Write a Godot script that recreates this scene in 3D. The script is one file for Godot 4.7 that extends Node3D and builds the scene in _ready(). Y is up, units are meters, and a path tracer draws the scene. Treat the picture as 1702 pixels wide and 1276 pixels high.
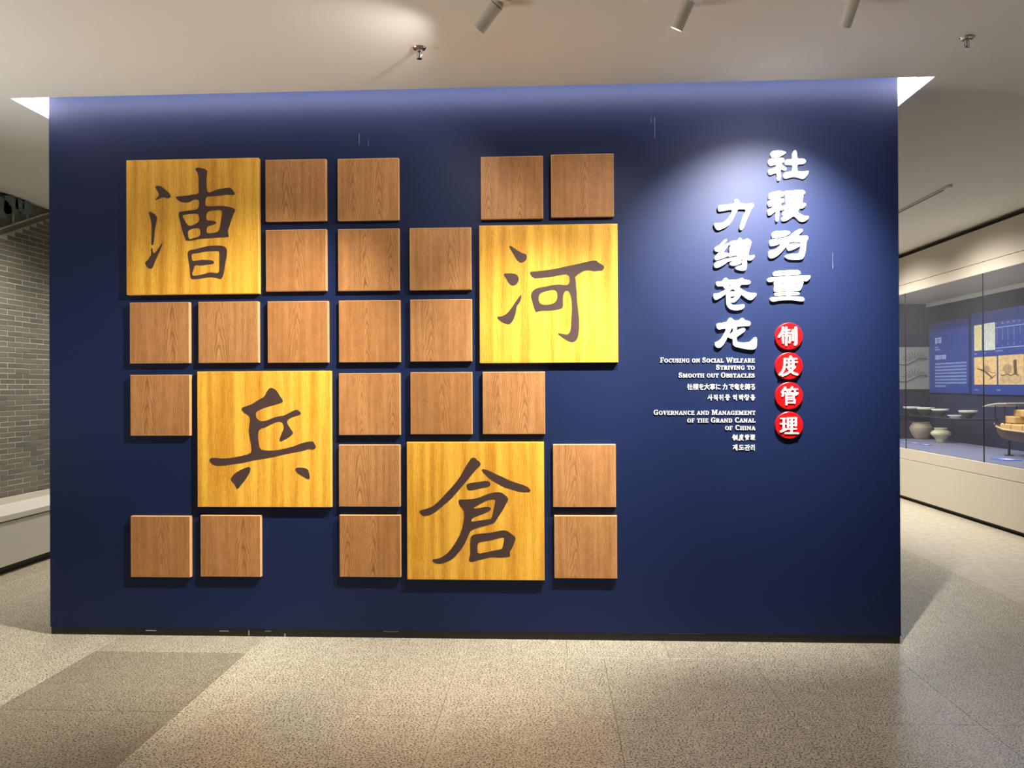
extends Node3D

# ---------------------------------------------------------------- camera facts (photograph taken as 1702 x 1276)
const F := 1303.6
const EYE := Vector3(0, 1.5017, 0)
const TURN := Vector3(0.003, 0.0493, -0.0046)
const WALL_Z := -4.651
const WALL_L := -3.062
const WALL_R := 2.020
const CEIL := 3.228
const GAP := 0.142
const BRICK_X := -4.846
const CASE_X := 4.609

var M := {}
var used := {}
var rng := RandomNumberGenerator.new()

func _ready() -> void:
	rng.seed = 77
	setup_view()
	make_materials()
	make_lamps()
	make_shell()
	make_partition()
	make_cove()
	make_wood_tiles()
	make_big_panels()
	make_title()
	make_discs()
	make_small_text()
	make_left_side()
	make_display_case()
	make_ceiling_fittings()

# ---------------------------------------------------------------- view, exposure
func setup_view() -> void:
	var cam := Camera3D.new()
	cam.name = "camera"
	cam.position = EYE
	cam.rotation = TURN
	cam.keep_aspect = Camera3D.KEEP_HEIGHT
	cam.fov = rad_to_deg(2.0 * atan(638.0 / F))
	cam.near = 0.05
	cam.far = 60.0
	add_child(cam)
	cam.current = true
	var we := WorldEnvironment.new()
	we.name = "world"
	var e := Environment.new()
	e.background_mode = Environment.BG_COLOR
	e.background_color = Color(0.02, 0.02, 0.02)
	e.tonemap_mode = Environment.TONE_MAPPER_LINEAR
	e.tonemap_exposure = 1.0
	e.sdfgi_enabled = true
	e.ssao_enabled = true
	e.ssil_enabled = true
	we.environment = e
	add_child(we)

# ---------------------------------------------------------------- pixel rays
func ray(x: float, y: float) -> Vector3:
	return Basis.from_euler(TURN) * Vector3((x - 851.0) / F, (638.0 - y) / F, -1.0)

func on_z(x: float, y: float, z: float) -> Vector3:
	var d := ray(x, y)
	return EYE + d * (z / d.z)

func on_x(x: float, y: float, wx: float) -> Vector3:
	var d := ray(x, y)
	return EYE + d * (wx / d.x)

func on_y(x: float, y: float, wy: float) -> Vector3:
	var d := ray(x, y)
	return EYE + d * ((wy - EYE.y) / d.y)

# ---------------------------------------------------------------- nodes
func numbered(called: String) -> String:
	var n: int = used.get(called, 0)
	used[called] = n + 1
	return called if n == 0 else "%s_%03d" % [called, n]

func tag(o: Node3D, label: String, category: String, group := "", kind := "") -> Node3D:
	if label: o.set_meta("label", label)
	if category: o.set_meta("category", category)
	if group: o.set_meta("group", group)
	if kind: o.set_meta("kind", kind)
	return o

func thing(called: String, label: String, category: String, at: Vector3, group := "") -> Node3D:
	var o := Node3D.new()
	o.name = numbered(called)
	add_child(o)
	o.position = at
	return tag(o, label, category, group)

func struct(called: String, at := Vector3.ZERO) -> Node3D:
	var o := Node3D.new()
	o.name = called
	add_child(o)
	o.position = at
	o.set_meta("kind", "structure")
	return o

func put(mesh: Mesh, called: String, parent: Node3D, at := Vector3.ZERO, mat: Material = null) -> MeshInstance3D:
	var o := MeshInstance3D.new()
	if parent == self:
		o.name = numbered(called)
	else:
		o.name = called
	o.mesh = mesh
	o.position = at
	if mat: o.material_override = mat
	o.cast_shadow = GeometryInstance3D.SHADOW_CASTING_SETTING_ON
	parent.add_child(o, true)
	return o

func st_new() -> SurfaceTool:
	var st := SurfaceTool.new()
	st.begin(Mesh.PRIMITIVE_TRIANGLES)
	st.set_smooth_group(-1)
	return st

func done(st: SurfaceTool, mat: Material, into: ArrayMesh = null) -> ArrayMesh:
	st.generate_normals()
	st.set_material(mat)
	return st.commit(into)

# a, b, c in counter-clockwise order seen from outside
func tri(st: SurfaceTool, a: Vector3, b: Vector3, c: Vector3) -> void:
	st.add_vertex(a); st.add_vertex(c); st.add_vertex(b)

func quad(st: SurfaceTool, a: Vector3, b: Vector3, c: Vector3, d: Vector3) -> void:
	tri(st, a, b, c)
	tri(st, a, c, d)

func quad_uv(st: SurfaceTool, p: Array, uv: Array) -> void:
	for k in [0, 2, 1, 0, 3, 2]:
		st.set_uv(uv[k])
		st.add_vertex(p[k])

func box(st: SurfaceTool, c: Vector3, s: Vector3, bev := 0.0) -> void:
	var h := s * 0.5
	var b := minf(bev, minf(h.x, minf(h.y, h.z)) * 0.9)
	# for each axis face: inset corners
	for ax in 3:
		for sg in [-1.0, 1.0]:
			var u := (ax + 1) % 3
			var v := (ax + 2) % 3
			var q := []
			for k in [[-1, -1], [1, -1], [1, 1], [-1, 1]]:
				var p := Vector3.ZERO
				p[ax] = sg * h[ax]
				p[u] = k[0] * (h[u] - b)
				p[v] = k[1] * (h[v] - b)
				q.append(c + p)
			if sg > 0: quad(st, q[0], q[1], q[2], q[3])
			else: quad(st, q[0], q[3], q[2], q[1])
	if b <= 0.0: return
	for ax in 3: # edges along ax
		var u := (ax + 1) % 3
		var v := (ax + 2) % 3
		for k in [[1, 1], [1, -1], [-1, 1], [-1, -1]]:
			var pts := []
			for t in [[-1, 0], [1, 0], [1, 1], [-1, 1]]:
				var p := Vector3.ZERO
				p[ax] = t[0] * (h[ax] - b)
				if t[1] == 0:
					p[u] = k[0] * h[u]
					p[v] = k[1] * (h[v] - b)
				else:
					p[u] = k[0] * (h[u] - b)
					p[v] = k[1] * h[v]
				pts.append(c + p)
			var n: Vector3 = (pts[1] - pts[0]).cross(pts[2] - pts[0])
			var out := Vector3.ZERO
			out[u] = k[0]; out[v] = k[1]
			if n.dot(out) > 0: quad(st, pts[0], pts[1], pts[2], pts[3])
			else: quad(st, pts[0], pts[3], pts[2], pts[1])
	for x in [-1, 1]:
		for y in [-1, 1]:
			for z in [-1, 1]:
				var o := Vector3(x, y, z)
				var a := c + Vector3(x * h.x, y * (h.y - b), z * (h.z - b))
				var d := c + Vector3(x * (h.x - b), y * h.y, z * (h.z - b))
				var e := c + Vector3(x * (h.x - b), y * (h.y - b), z * h.z)
				if (d - a).cross(e - a).dot(o) > 0: tri(st, a, d, e)
				else: tri(st, a, e, d)

func box_mesh(s: Vector3, mat: Material, bev := 0.0) -> ArrayMesh:
	var st := st_new()
	box(st, Vector3.ZERO, s, bev)
	return done(st, mat)

# box given by two opposite corners
func slab(called: String, parent: Node3D, a: Vector3, b: Vector3, mat: Material, bev := 0.0) -> MeshInstance3D:
	var c := (a + b) * 0.5
	return put(box_mesh((b - a).abs(), mat, bev), called, parent, c - (parent.position if parent != self else Vector3.ZERO))

# profile of (radius, height), turned about the axis from p0 along dir
func lathe(st: SurfaceTool, prof: Array, segs := 28, p0 := Vector3.ZERO, dir := Vector3.UP, smooth := true) -> void:
	var up := dir.normalized()
	var sx := up.cross(Vector3(0.31, 0.2, 0.93)).normalized()
	var sy := up.cross(sx)
	st.set_smooth_group(0 if smooth else -1)
	for i in prof.size() - 1:
		var a: Vector2 = prof[i]
		var b: Vector2 = prof[i + 1]
		for k in segs:
			var t0 := TAU * k / segs
			var t1 := TAU * (k + 1) / segs
			var r0 := sx * cos(t0) - sy * sin(t0)
			var r1 := sx * cos(t1) - sy * sin(t1)
			var q0 := p0 + up * a.y + r0 * a.x
			var q1 := p0 + up * a.y + r1 * a.x
			var q2 := p0 + up * b.y + r1 * b.x
			var q3 := p0 + up * b.y + r0 * b.x
			if a.x > 1e-6: tri(st, q0, q2, q1)
			if b.x > 1e-6: tri(st, q0, q3, q2)
	st.set_smooth_group(-1)

func lathe_mesh(prof: Array, mat: Material, segs := 28, smooth := false) -> ArrayMesh:
	var st := st_new()
	lathe(st, prof, segs, Vector3.ZERO, Vector3.UP, smooth)
	return done(st, mat)

func bar(st: SurfaceTool, a: Vector3, b: Vector3, r: float, segs := 10) -> void:
	lathe(st, [Vector2(0, 0), Vector2(r, 0), Vector2(r, (b - a).length()), Vector2(0, (b - a).length())], segs, a, b - a, false)

# ---------------------------------------------------------------- outlines
func area2(p: PackedVector2Array) -> float:
	var s := 0.0
	for i in p.size():
		var q := p[(i + 1) % p.size()]
		s += p[i].x * q.y - q.x * p[i].y
	return s

func round_off(p: PackedVector2Array, times: int, cut := 0.25) -> PackedVector2Array:
	for t in times:
		var r := PackedVector2Array()
		for i in p.size():
			var a := p[i]
			var b := p[(i + 1) % p.size()]
			r.append(a.lerp(b, cut))
			r.append(a.lerp(b, 1.0 - cut))
		p = r
	return p

func crosses(a: Vector2, b: Vector2, poly: PackedVector2Array) -> bool:
	for i in poly.size():
		var p := poly[i]
		var q := poly[(i + 1) % poly.size()]
		if p.distance_to(a) < 1e-7 or q.distance_to(a) < 1e-7 or p.distance_to(b) < 1e-7 or q.distance_to(b) < 1e-7: continue
		if Geometry2D.segment_intersects_segment(a, b, p, q) != null: return true
	return false

# outline with holes joined by a cut so that it can be triangulated
func with_holes(outer: PackedVector2Array, holes: Array) -> PackedVector2Array:
	var poly := outer
	var left := holes.duplicate()
	while left.size() > 0:
		var best := 1e9
		var bi := -1; var bj := -1; var bh := -1
		for h in left.size():
			for i in poly.size():
				for j in left[h].size():
					var d: float = poly[i].distance_squared_to(left[h][j])
					if d >= best: continue
					var bad := crosses(poly[i], left[h][j], poly)
					for o in left:
						if bad: break
						bad = crosses(poly[i], left[h][j], o)
					if bad: continue
					best = d; bi = i; bj = j; bh = h
		if bh < 0:
			print("hole not joined")
			break
		var hole: PackedVector2Array = left[bh]
		var r := PackedVector2Array()
		for i in bi + 1: r.append(poly[i])
		for k in hole.size() + 1: r.append(hole[(bj + k) % hole.size()])
		for i in range(bi, poly.size()): r.append(poly[i])
		poly = r
		left.remove_at(bh)
	return poly

# outer counter-clockwise, holes clockwise, between z0 (back) and z1 (front); front edge eased by ease_in
func extrude(st: SurfaceTool, outer: PackedVector2Array, holes: Array, z0: float, z1: float, sides: SurfaceTool = null) -> void:
	if area2(outer) < 0: outer.reverse()
	var hs := []
	for h in holes:
		var g: PackedVector2Array = h
		if area2(g) > 0: g.reverse()
		hs.append(g)
	var poly := with_holes(outer, hs)
	var ids := Geometry2D.triangulate_polygon(poly)
	if ids.is_empty(): print("not triangulated: ", outer.size(), " ", holes.size())
	for k in range(0, ids.size(), 3):
		var a := poly[ids[k]]; var b := poly[ids[k + 1]]; var c := poly[ids[k + 2]]
		if (b - a).cross(c - a) < 0:
			var t := b
			b = c
			c = t
		tri(st, Vector3(a.x, a.y, z1), Vector3(b.x, b.y, z1), Vector3(c.x, c.y, z1))
	var loops := [outer]
	loops.append_array(hs)
	for l in loops:
		for i in l.size():
			var p: Vector2 = l[i]
			var q: Vector2 = l[(i + 1) % l.size()]
			quad(sides if sides else st, Vector3(p.x, p.y, z0), Vector3(q.x, q.y, z0), Vector3(q.x, q.y, z1), Vector3(p.x, p.y, z1))

# numbers x, y, x, y ... read off an enlarged part of the photograph -> points on the plane z, relative to mid
func traced(nums: Array, x0: float, y0: float, k: float, z: float, mid: Vector3) -> PackedVector2Array:
	var r := PackedVector2Array()
	for i in range(0, nums.size(), 2):
		var w := on_z(x0 + nums[i] * k, y0 + nums[i + 1] * k, z)
		r.append(Vector2(w.x - mid.x, w.y - mid.y))
	return r

# one character from pieces [outer, hole, hole ...]
func character(pieces: Array, x0: float, y0: float, k: float, z_back: float, z_front: float, mid: Vector3, soften: int, mat: Material, side_mat: Material = null) -> ArrayMesh:
	var st := st_new()
	var sides := st_new() if side_mat else st
	for piece in pieces:
		var outer := round_off(traced(piece[0], x0, y0, k, z_front, mid), soften)
		var holes := []
		for h in range(1, piece.size()): holes.append(round_off(traced(piece[h], x0, y0, k, z_front, mid), soften))
		extrude(st, outer, holes, z_back - mid.z, z_front - mid.z - 0.0003 * pieces.find(piece), sides)
	return done(sides, side_mat, done(st, mat)) if side_mat else done(st, mat)

# strokes [width, x, y, x, y ...] in a square of 100 (y down) -> a character of the given size around its middle
func stroked(strokes: Array, size: Vector2, depth: float, mat: Material, square := 100.0) -> ArrayMesh:
	var st := st_new()
	for s in strokes:
		var line := PackedVector2Array()
		for i in range(1, s.size(), 2): line.append(Vector2(s[i], square - s[i + 1]) * (100.0 / square))
		for poly in Geometry2D.offset_polyline(line, s[0] * 50.0 / square, Geometry2D.JOIN_ROUND, Geometry2D.END_ROUND):
			if area2(poly) < 0: continue
			var out := PackedVector2Array()
			var last := Vector2(1e9, 0)
			for p in poly:
				if p.distance_to(last) > 1.2:
					out.append((p - Vector2(50, 50)) / 100.0 * size)
					last = p
			extrude(st, out, [], 0.0, depth - 0.00012 * strokes.find(s))
	return done(st, mat)

# ---------------------------------------------------------------- materials
func mat(called: String, c: Color, rough := 0.6, spec := 0.5, metal := 0.0) -> StandardMaterial3D:
	var m := StandardMaterial3D.new()
	m.resource_name = called
	m.albedo_color = c
	m.roughness = rough
	m.metallic_specular = spec
	m.metallic = metal
	M[called] = m
	return m

func c8(r: int, g: int, b: int) -> Color:
	return Color8(r, g, b)

func glow(called: String, c: Color, energy: float) -> StandardMaterial3D:
	var m := mat(called, Color(0.9, 0.9, 0.9), 0.5)
	m.emission_enabled = true
	m.emission = c
	m.emission_energy_multiplier = energy
	return m

func noise(sd: int, freq: float, octaves := 3, kind := FastNoiseLite.TYPE_SIMPLEX_SMOOTH) -> FastNoiseLite:
	var n := FastNoiseLite.new()
	n.seed = sd
	n.noise_type = kind
	n.frequency = freq
	n.fractal_octaves = octaves
	return n

func texture(img: Image) -> ImageTexture:
	img.generate_mipmaps()
	return ImageTexture.create_from_image(img)

# speckled granite, seamless, one picture for 1.1 m
func granite(called: String, base: Color, dark: Color, light: Color, share_dark: float, sd: int, rough: float) -> StandardMaterial3D:
	var n := 640
	var a := noise(sd, 0.14, 2).get_seamless_image(n, n).get_data()
	var b := noise(sd + 5, 0.22, 2).get_seamless_image(n, n).get_data()
	var c := noise(sd + 9, 0.02, 3).get_seamless_image(n, n).get_data()
	var img := Image.create(n, n, false, Image.FORMAT_RGB8)
	var d := PackedByteArray()
	d.resize(n * n * 3)
	for i in n * n:
		var va := a[i] / 255.0
		var vb := b[i] / 255.0
		var vc := c[i] / 255.0
		var col := base.lerp(light, clampf((vb - 0.5) * 2.6, 0.0, 1.0))
		col = col.lerp(dark, clampf((share_dark - va) * 5.0, 0.0, 1.0))
		var k := 0.94 + 0.12 * vc
		d[i * 3] = clampi(int(col.r * k * 255.0), 0, 255)
		d[i * 3 + 1] = clampi(int(col.g * k * 255.0), 0, 255)
		d[i * 3 + 2] = clampi(int(col.b * k * 255.0), 0, 255)
	img = Image.create_from_data(n, n, false, Image.FORMAT_RGB8, d)
	var m := mat(called, Color.WHITE, rough, 0.5)
	m.albedo_texture = texture(img)
	m.uv1_triplanar = true
	m.uv1_world_triplanar = true
	m.uv1_scale = Vector3.ONE * 0.9
	return m

# upright wood grain; arch = how strongly the grain runs in pointed arches round the centres
func wood(called: String, sd: int, light: Color, dark: Color, rings: float, arch: float, centres: Array, streak: float, rough: float) -> StandardMaterial3D:
	var n := 360
	var warp := noise(sd, 0.011, 3)
	var fine := noise(sd + 3, 0.05, 2)
	var band := noise(sd + 7, 0.012, 2)
	var d := PackedByteArray()
	d.resize(n * n * 3)
	for y in n:
		for x in n:
			var u := float(x) / n
			var v := float(y) / n
			var near := 9.0
			for c in centres:
				near = minf(near, absf(u - c + 0.02 * warp.get_noise_2d(c * 900.0, y * 0.8)))
			var h: float = arch * (0.62 * v - 11.0 * pow(near, 1.5) * (1.0 - 0.5 * near)) + (1.0 - arch) * u * 2.2
			h += (0.05 + 0.03 * arch) * warp.get_noise_2d(x * 1.1, y * 0.35)
			var t := fposmod(h * rings, 1.0)
			var line := pow(t, 2.6) * (0.7 + 0.5 * band.get_noise_2d(x * 1.3, y * 0.9))
			var fib := fine.get_noise_2d(x * 9.0 + sd, y * 0.3)
			var str := band.get_noise_2d(x * 2.4 + 40.0 * sd, y * 0.1)
			var fleck := fine.get_noise_2d(x * 7.0 + 300.0, y * 1.2)
			var k := clampf(0.2 + (0.25 + 0.4 * arch) * line + 0.2 * fib + streak * str + 0.16 * fleck, 0.0, 1.0)
			var col := light.lerp(dark, k)
			var i := (y * n + x) * 3
			d[i] = clampi(int(col.r * 255.0), 0, 255)
			d[i + 1] = clampi(int(col.g * 255.0), 0, 255)
			d[i + 2] = clampi(int(col.b * 255.0), 0, 255)
	var m := mat(called, Color.WHITE, rough, 0.45)
	m.albedo_texture = texture(Image.create_from_data(n, n, false, Image.FORMAT_RGB8, d))
	return m

func mottled(called: String, a: Color, b: Color, freq: float, rough: float, scale: float, sd: int) -> StandardMaterial3D:
	var n := 256
	var g := noise(sd, freq, 4).get_seamless_image(n, n).get_data()
	var d := PackedByteArray()
	d.resize(n * n * 3)
	for i in n * n:
		var col := a.lerp(b, g[i] / 255.0)
		d[i * 3] = int(col.r * 255.0)
		d[i * 3 + 1] = int(col.g * 255.0)
		d[i * 3 + 2] = int(col.b * 255.0)
	var m := mat(called, Color.WHITE, rough, 0.5)
	m.albedo_texture = texture(Image.create_from_data(n, n, false, Image.FORMAT_RGB8, d))
	m.uv1_triplanar = true
	m.uv1_world_triplanar = true
	m.uv1_scale = Vector3.ONE * scale
	return m

func make_materials() -> void:
	granite("granite_beige", c8(212, 205, 182), c8(122, 112, 92), c8(246, 241, 224), 0.48, 11, 0.27)
	granite("granite_dark", c8(166, 158, 137), c8(98, 90, 74), c8(200, 193, 172), 0.48, 31, 0.33)
	granite("granite_mid", c8(194, 187, 164), c8(112, 103, 84), c8(226, 220, 200), 0.48, 41, 0.33)
	granite("granite_pale", c8(216, 208, 190), c8(178, 168, 148), c8(232, 226, 210), 0.42, 51, 0.2)
	mat("joint", c8(120, 110, 90), 0.9)
	mottled("navy_paint", c8(17, 33, 72), c8(20, 36, 77), 0.05, 0.53, 3.0, 4)
	M.navy_paint.metallic_specular = 0.37
	mat("ceiling_white", c8(237, 236, 232), 0.9, 0.3)
	mat("white_paint", c8(228, 225, 217), 0.55)
	mat("dark_wall", c8(52, 54, 62), 0.8)
	mat("cream_panel", c8(216, 208, 194), 0.5)
	mat("black_skirting_and_kick_shade", c8(16, 15, 15), 0.4)  # wall skirting; also painted in for the shade of the kick gaps
	mat("tile_edge", c8(226, 178, 124), 0.5)
	mat("panel_edge", c8(240, 190, 84), 0.5)
	mat("ink", c8(70, 50, 47), 0.6)
	mat("white_acrylic", c8(246, 246, 240), 0.35)
	mat("red_acrylic", c8(226, 10, 16), 0.35)
	mat("pale_chip", c8(150, 152, 162), 0.8)
	mat("lamp_white", c8(242, 244, 240), 0.4)
	mat("lamp_dark", c8(40, 40, 38), 0.6)
	mat("chrome", c8(200, 196, 190), 0.18, 0.5, 1.0)
	mottled("brick_a", c8(104, 102, 92), c8(132, 129, 118), 0.08, 0.9, 5.0, 61)
	mottled("brick_b", c8(112, 108, 97), c8(124, 120, 106), 0.06, 0.9, 6.0, 63)
	mottled("brick_c", c8(92, 92, 86), c8(120, 118, 110), 0.09, 0.9, 5.0, 65)
	mat("mortar", c8(186, 182, 168), 0.95)
	mat("slate_tile", c8(112, 128, 128), 0.8)
	mat("render_grey", c8(116, 116, 106), 0.9)
	mat("case_navy", c8(13, 24, 60), 0.7)
	mat("case_panel", c8(36, 60, 128), 0.5)
	mat("case_floor", c8(122, 126, 150), 0.6)
	mat("case_ceiling", c8(176, 172, 160), 0.7)
	mat("seal", c8(12, 12, 14), 0.6)
	var g := mat("glass", Color(0.95, 0.97, 0.97, 0.04), 0.0)
	g.transparency = BaseMaterial3D.TRANSPARENCY_ALPHA
	mottled("jar_clay", c8(176, 160, 140), c8(206, 190, 166), 0.05, 0.6, 9.0, 71)
	mottled("jar_glaze", c8(196, 196, 150), c8(224, 220, 184), 0.06, 0.3, 9.0, 73)
	mat("bowl_out", c8(44, 42, 36), 0.4)
	mat("bowl_in", c8(226, 222, 206), 0.35)
	mottled("straw", c8(200, 158, 92), c8(226, 190, 124), 0.12, 0.9, 12.0, 81)
	mat("hull_wood", c8(104, 82, 66), 0.6)
	mat("rim_wood", c8(204, 178, 142), 0.6)
	mat("sail_cream", c8(226, 222, 190), 0.8)
	mat("card_blue", c8(96, 122, 214), 0.5)
	mat("card_white", c8(220, 228, 240), 0.5)
	mottled("relief_grey", c8(140, 138, 130), c8(160, 156, 146), 0.05, 0.9, 6.0, 91)
	mat("relief_line", c8(84, 80, 72), 0.9)
	glow("cove_glow", Color(1.0, 0.965, 0.93), 1.05)
	glow("lamp_glow", Color(1.0, 0.96, 0.88), 4.0)
	for k in 8:
		var c: float = [0.34, 0.62, 0.5, 0.74, 0.28, 0.45, 0.66, 0.55][k]
		var two: Array = [[c], [c, c - 0.5], [c], [c, c - 0.42]][k % 4]
		wood("oak_%d" % k, 100 + k * 13, c8(206, 152, 96).lerp(c8(196, 140, 84), (k % 3) * 0.5), c8(118, 72, 36), [6.0, 8.0, 9.0, 7.0][k % 4], [0.9, 1.0, 0.7, 0.95][k % 4], two, 0.2, 0.5)
	for k in 4:
		wood("gold_%d" % k, 300 + k * 17, c8(248, 194, 74), c8(176, 104, 20), 26.0, 0.0, [0.25 + 0.15 * k, 0.8], 0.42, 0.48)

# ---------------------------------------------------------------- lamps
# beams: [energy, half angle, softness] each; a reflector lamp has a hot centre and a wide spill
func spot_lamp(label: String, base_at: Vector3, lens: Vector3, dir: Vector3, beams: Array, tint := Color(1.0, 0.972, 0.93), group := "") -> void:
	var t := thing("track_spotlight", label, "spotlight", base_at, group)
	var n := dir.normalized()
	var L := 0.14
	var r := 0.029
	var back := lens - n * L
	var st := st_new()
	lathe(st, [Vector2(0, 0), Vector2(0.036, 0), Vector2(0.036, 0.016), Vector2(0.03, 0.02), Vector2(0, 0.02)], 24, Vector3(0, -0.02, 0), Vector3.UP, false)
	put(done(st, M.lamp_white), "base", t)
	st = st_new()
	var joint := back + n * 0.02 - base_at
	bar(st, Vector3(0, -0.018, 0), joint, 0.008)
	put(done(st, M.lamp_white), "stem", t)
	st = st_new()
	lathe(st, [Vector2(0, -0.004), Vector2(r * 0.9, -0.004), Vector2(r, 0.0), Vector2(r, L), Vector2(r * 0.9, L), Vector2(r * 0.86, L - 0.006), Vector2(0, L - 0.006)], 32, back - base_at, n, false)
	var hs := put(done(st, M.lamp_white), "housing", t)
	st = st_new()
	lathe(st, [Vector2(r * 0.97, 0.009), Vector2(r * 1.012, 0.009), Vector2(r * 1.012, 0.012), Vector2(r * 0.97, 0.012)], 32, back - base_at, n, false)
	put(done(st, M.lamp_dark), "vent_ring", hs)
	st = st_new()
	lathe(st, [Vector2(0, L - 0.004), Vector2(r * 0.86, L - 0.004), Vector2(r * 0.84, L - 0.001), Vector2(0, L - 0.001)], 28, back - base_at, n, false)
	put(done(st, M.lamp_glow), "lens", hs)
	for bm in beams:
		var s := SpotLight3D.new()
		s.name = "spot_beam"
		t.add_child(s, true)
		s.position = lens + n * 0.006 - base_at
		s.basis = Basis.looking_at(n, Vector3(0.1, 0.3, 0.9))
		s.light_color = tint
		s.light_energy = bm[0]
		s.spot_angle = bm[1]
		s.spot_angle_attenuation = bm[2]
		s.spot_range = 14.0
		s.spot_attenuation = 2.0
		s.light_size = 0.022
		s.shadow_enabled = true

func make_lamps() -> void:
	# the three heads in view, aimed as photographed
	var n1 := Vector3(-0.66, -0.70, -0.28).normalized()
	var l1 := on_z(795.4, 49.5, -3.53)
	spot_lamp("white cylinder spotlight tilted left above the wooden panels, dark ring at its back", Vector3(-0.205, CEIL, -3.49), l1, n1, [[13.2, 32.0, 1.0], [0.8, 70.0, 0.4]])
	var n2 := Vector3(-0.39, -0.85, -0.35).normalized()
	var l2 := on_z(1123.9, 48.6, -3.58)
	spot_lamp("white cylinder spotlight with its glowing lens showing, between the other two heads", Vector3(0.65, CEIL, -3.53), l2, n2, [[11.5, 31.0, 1.0], [1.5, 58.0, 0.9]])
	var n3 := Vector3(-0.10, -0.73, -0.68).normalized()
	var l3 := on_z(1403.4, 42.8, -3.62)
	spot_lamp("white cylinder spotlight hanging straight down above the raised white title", Vector3(1.33, CEIL, -3.54), l3, n3, [[17.0, 38.0, 1.0], [1.3, 62.0, 0.9]], Color(1.0, 0.975, 0.95))
	# the gallery's other spotlights, out of the picture: right aisle, left aisle, then lamps added to brighten the ceiling
	for z in [-8.5, -10.2, -11.8]:
		spot_lamp("white cylinder spotlight on the ceiling along the display case", Vector3(3.463, CEIL - 0.0195 if z < -7.0 else CEIL, z), Vector3(3.49, CEIL - 0.17, z), Vector3(0.38, -0.92, 0.0), [[5.9, 71.0, 1.0]], Color(1.0, 0.97, 0.92), "aisle spotlights by the display case")
	for z in [-6.2, -8.4]:
		spot_lamp("white cylinder spotlight on the ceiling over the long white bench", Vector3(-3.75, CEIL, z), Vector3(-3.78, CEIL - 0.16, z), Vector3(-0.36, -0.93, 0.0), [[4.0, 66.0, 1.0]], Color(1.0, 0.97, 0.92), "aisle spotlights by the bench")
	for z in [-3.9, -3.3]:
		add_ceiling_fill(Vector3(-4.62, 0.482, z))

# unseen lamp added on the bench to brighten the left part of the ceiling
func add_ceiling_fill(at: Vector3) -> void:
	var t := thing("added_uplight", "small round uplight put out of view on the long white bench", "added_uplight", at, "added uplights on the bench")
	put(lathe_mesh([Vector2(0, 0), Vector2(0.07, 0), Vector2(0.07, 0.05), Vector2(0.06, 0.056), Vector2(0.056, 0.05), Vector2(0, 0.05)], M.lamp_dark, 28), "housing", t)
	put(lathe_mesh([Vector2(0, 0.0505), Vector2(0.055, 0.0505), Vector2(0.055, 0.053), Vector2(0, 0.053)], M.lamp_glow, 28), "lens", t)
	var s := SpotLight3D.new()
	s.name = "up_beam"
	t.add_child(s, true)
	s.position = Vector3(0, 0.06, 0)
	s.basis = Basis.looking_at(Vector3(0.95, 1.0, 0.45).normalized(), Vector3(0.9, 0.1, 0.3))
	s.light_color = Color(1.0, 0.985, 0.97)
	s.light_energy = 4.8
	s.spot_angle = 62.0
	s.spot_angle_attenuation = 1.0
	s.spot_range = 14.0
	s.spot_attenuation = 2.0
	s.light_size = 0.05
	s.shadow_enabled = true

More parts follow.
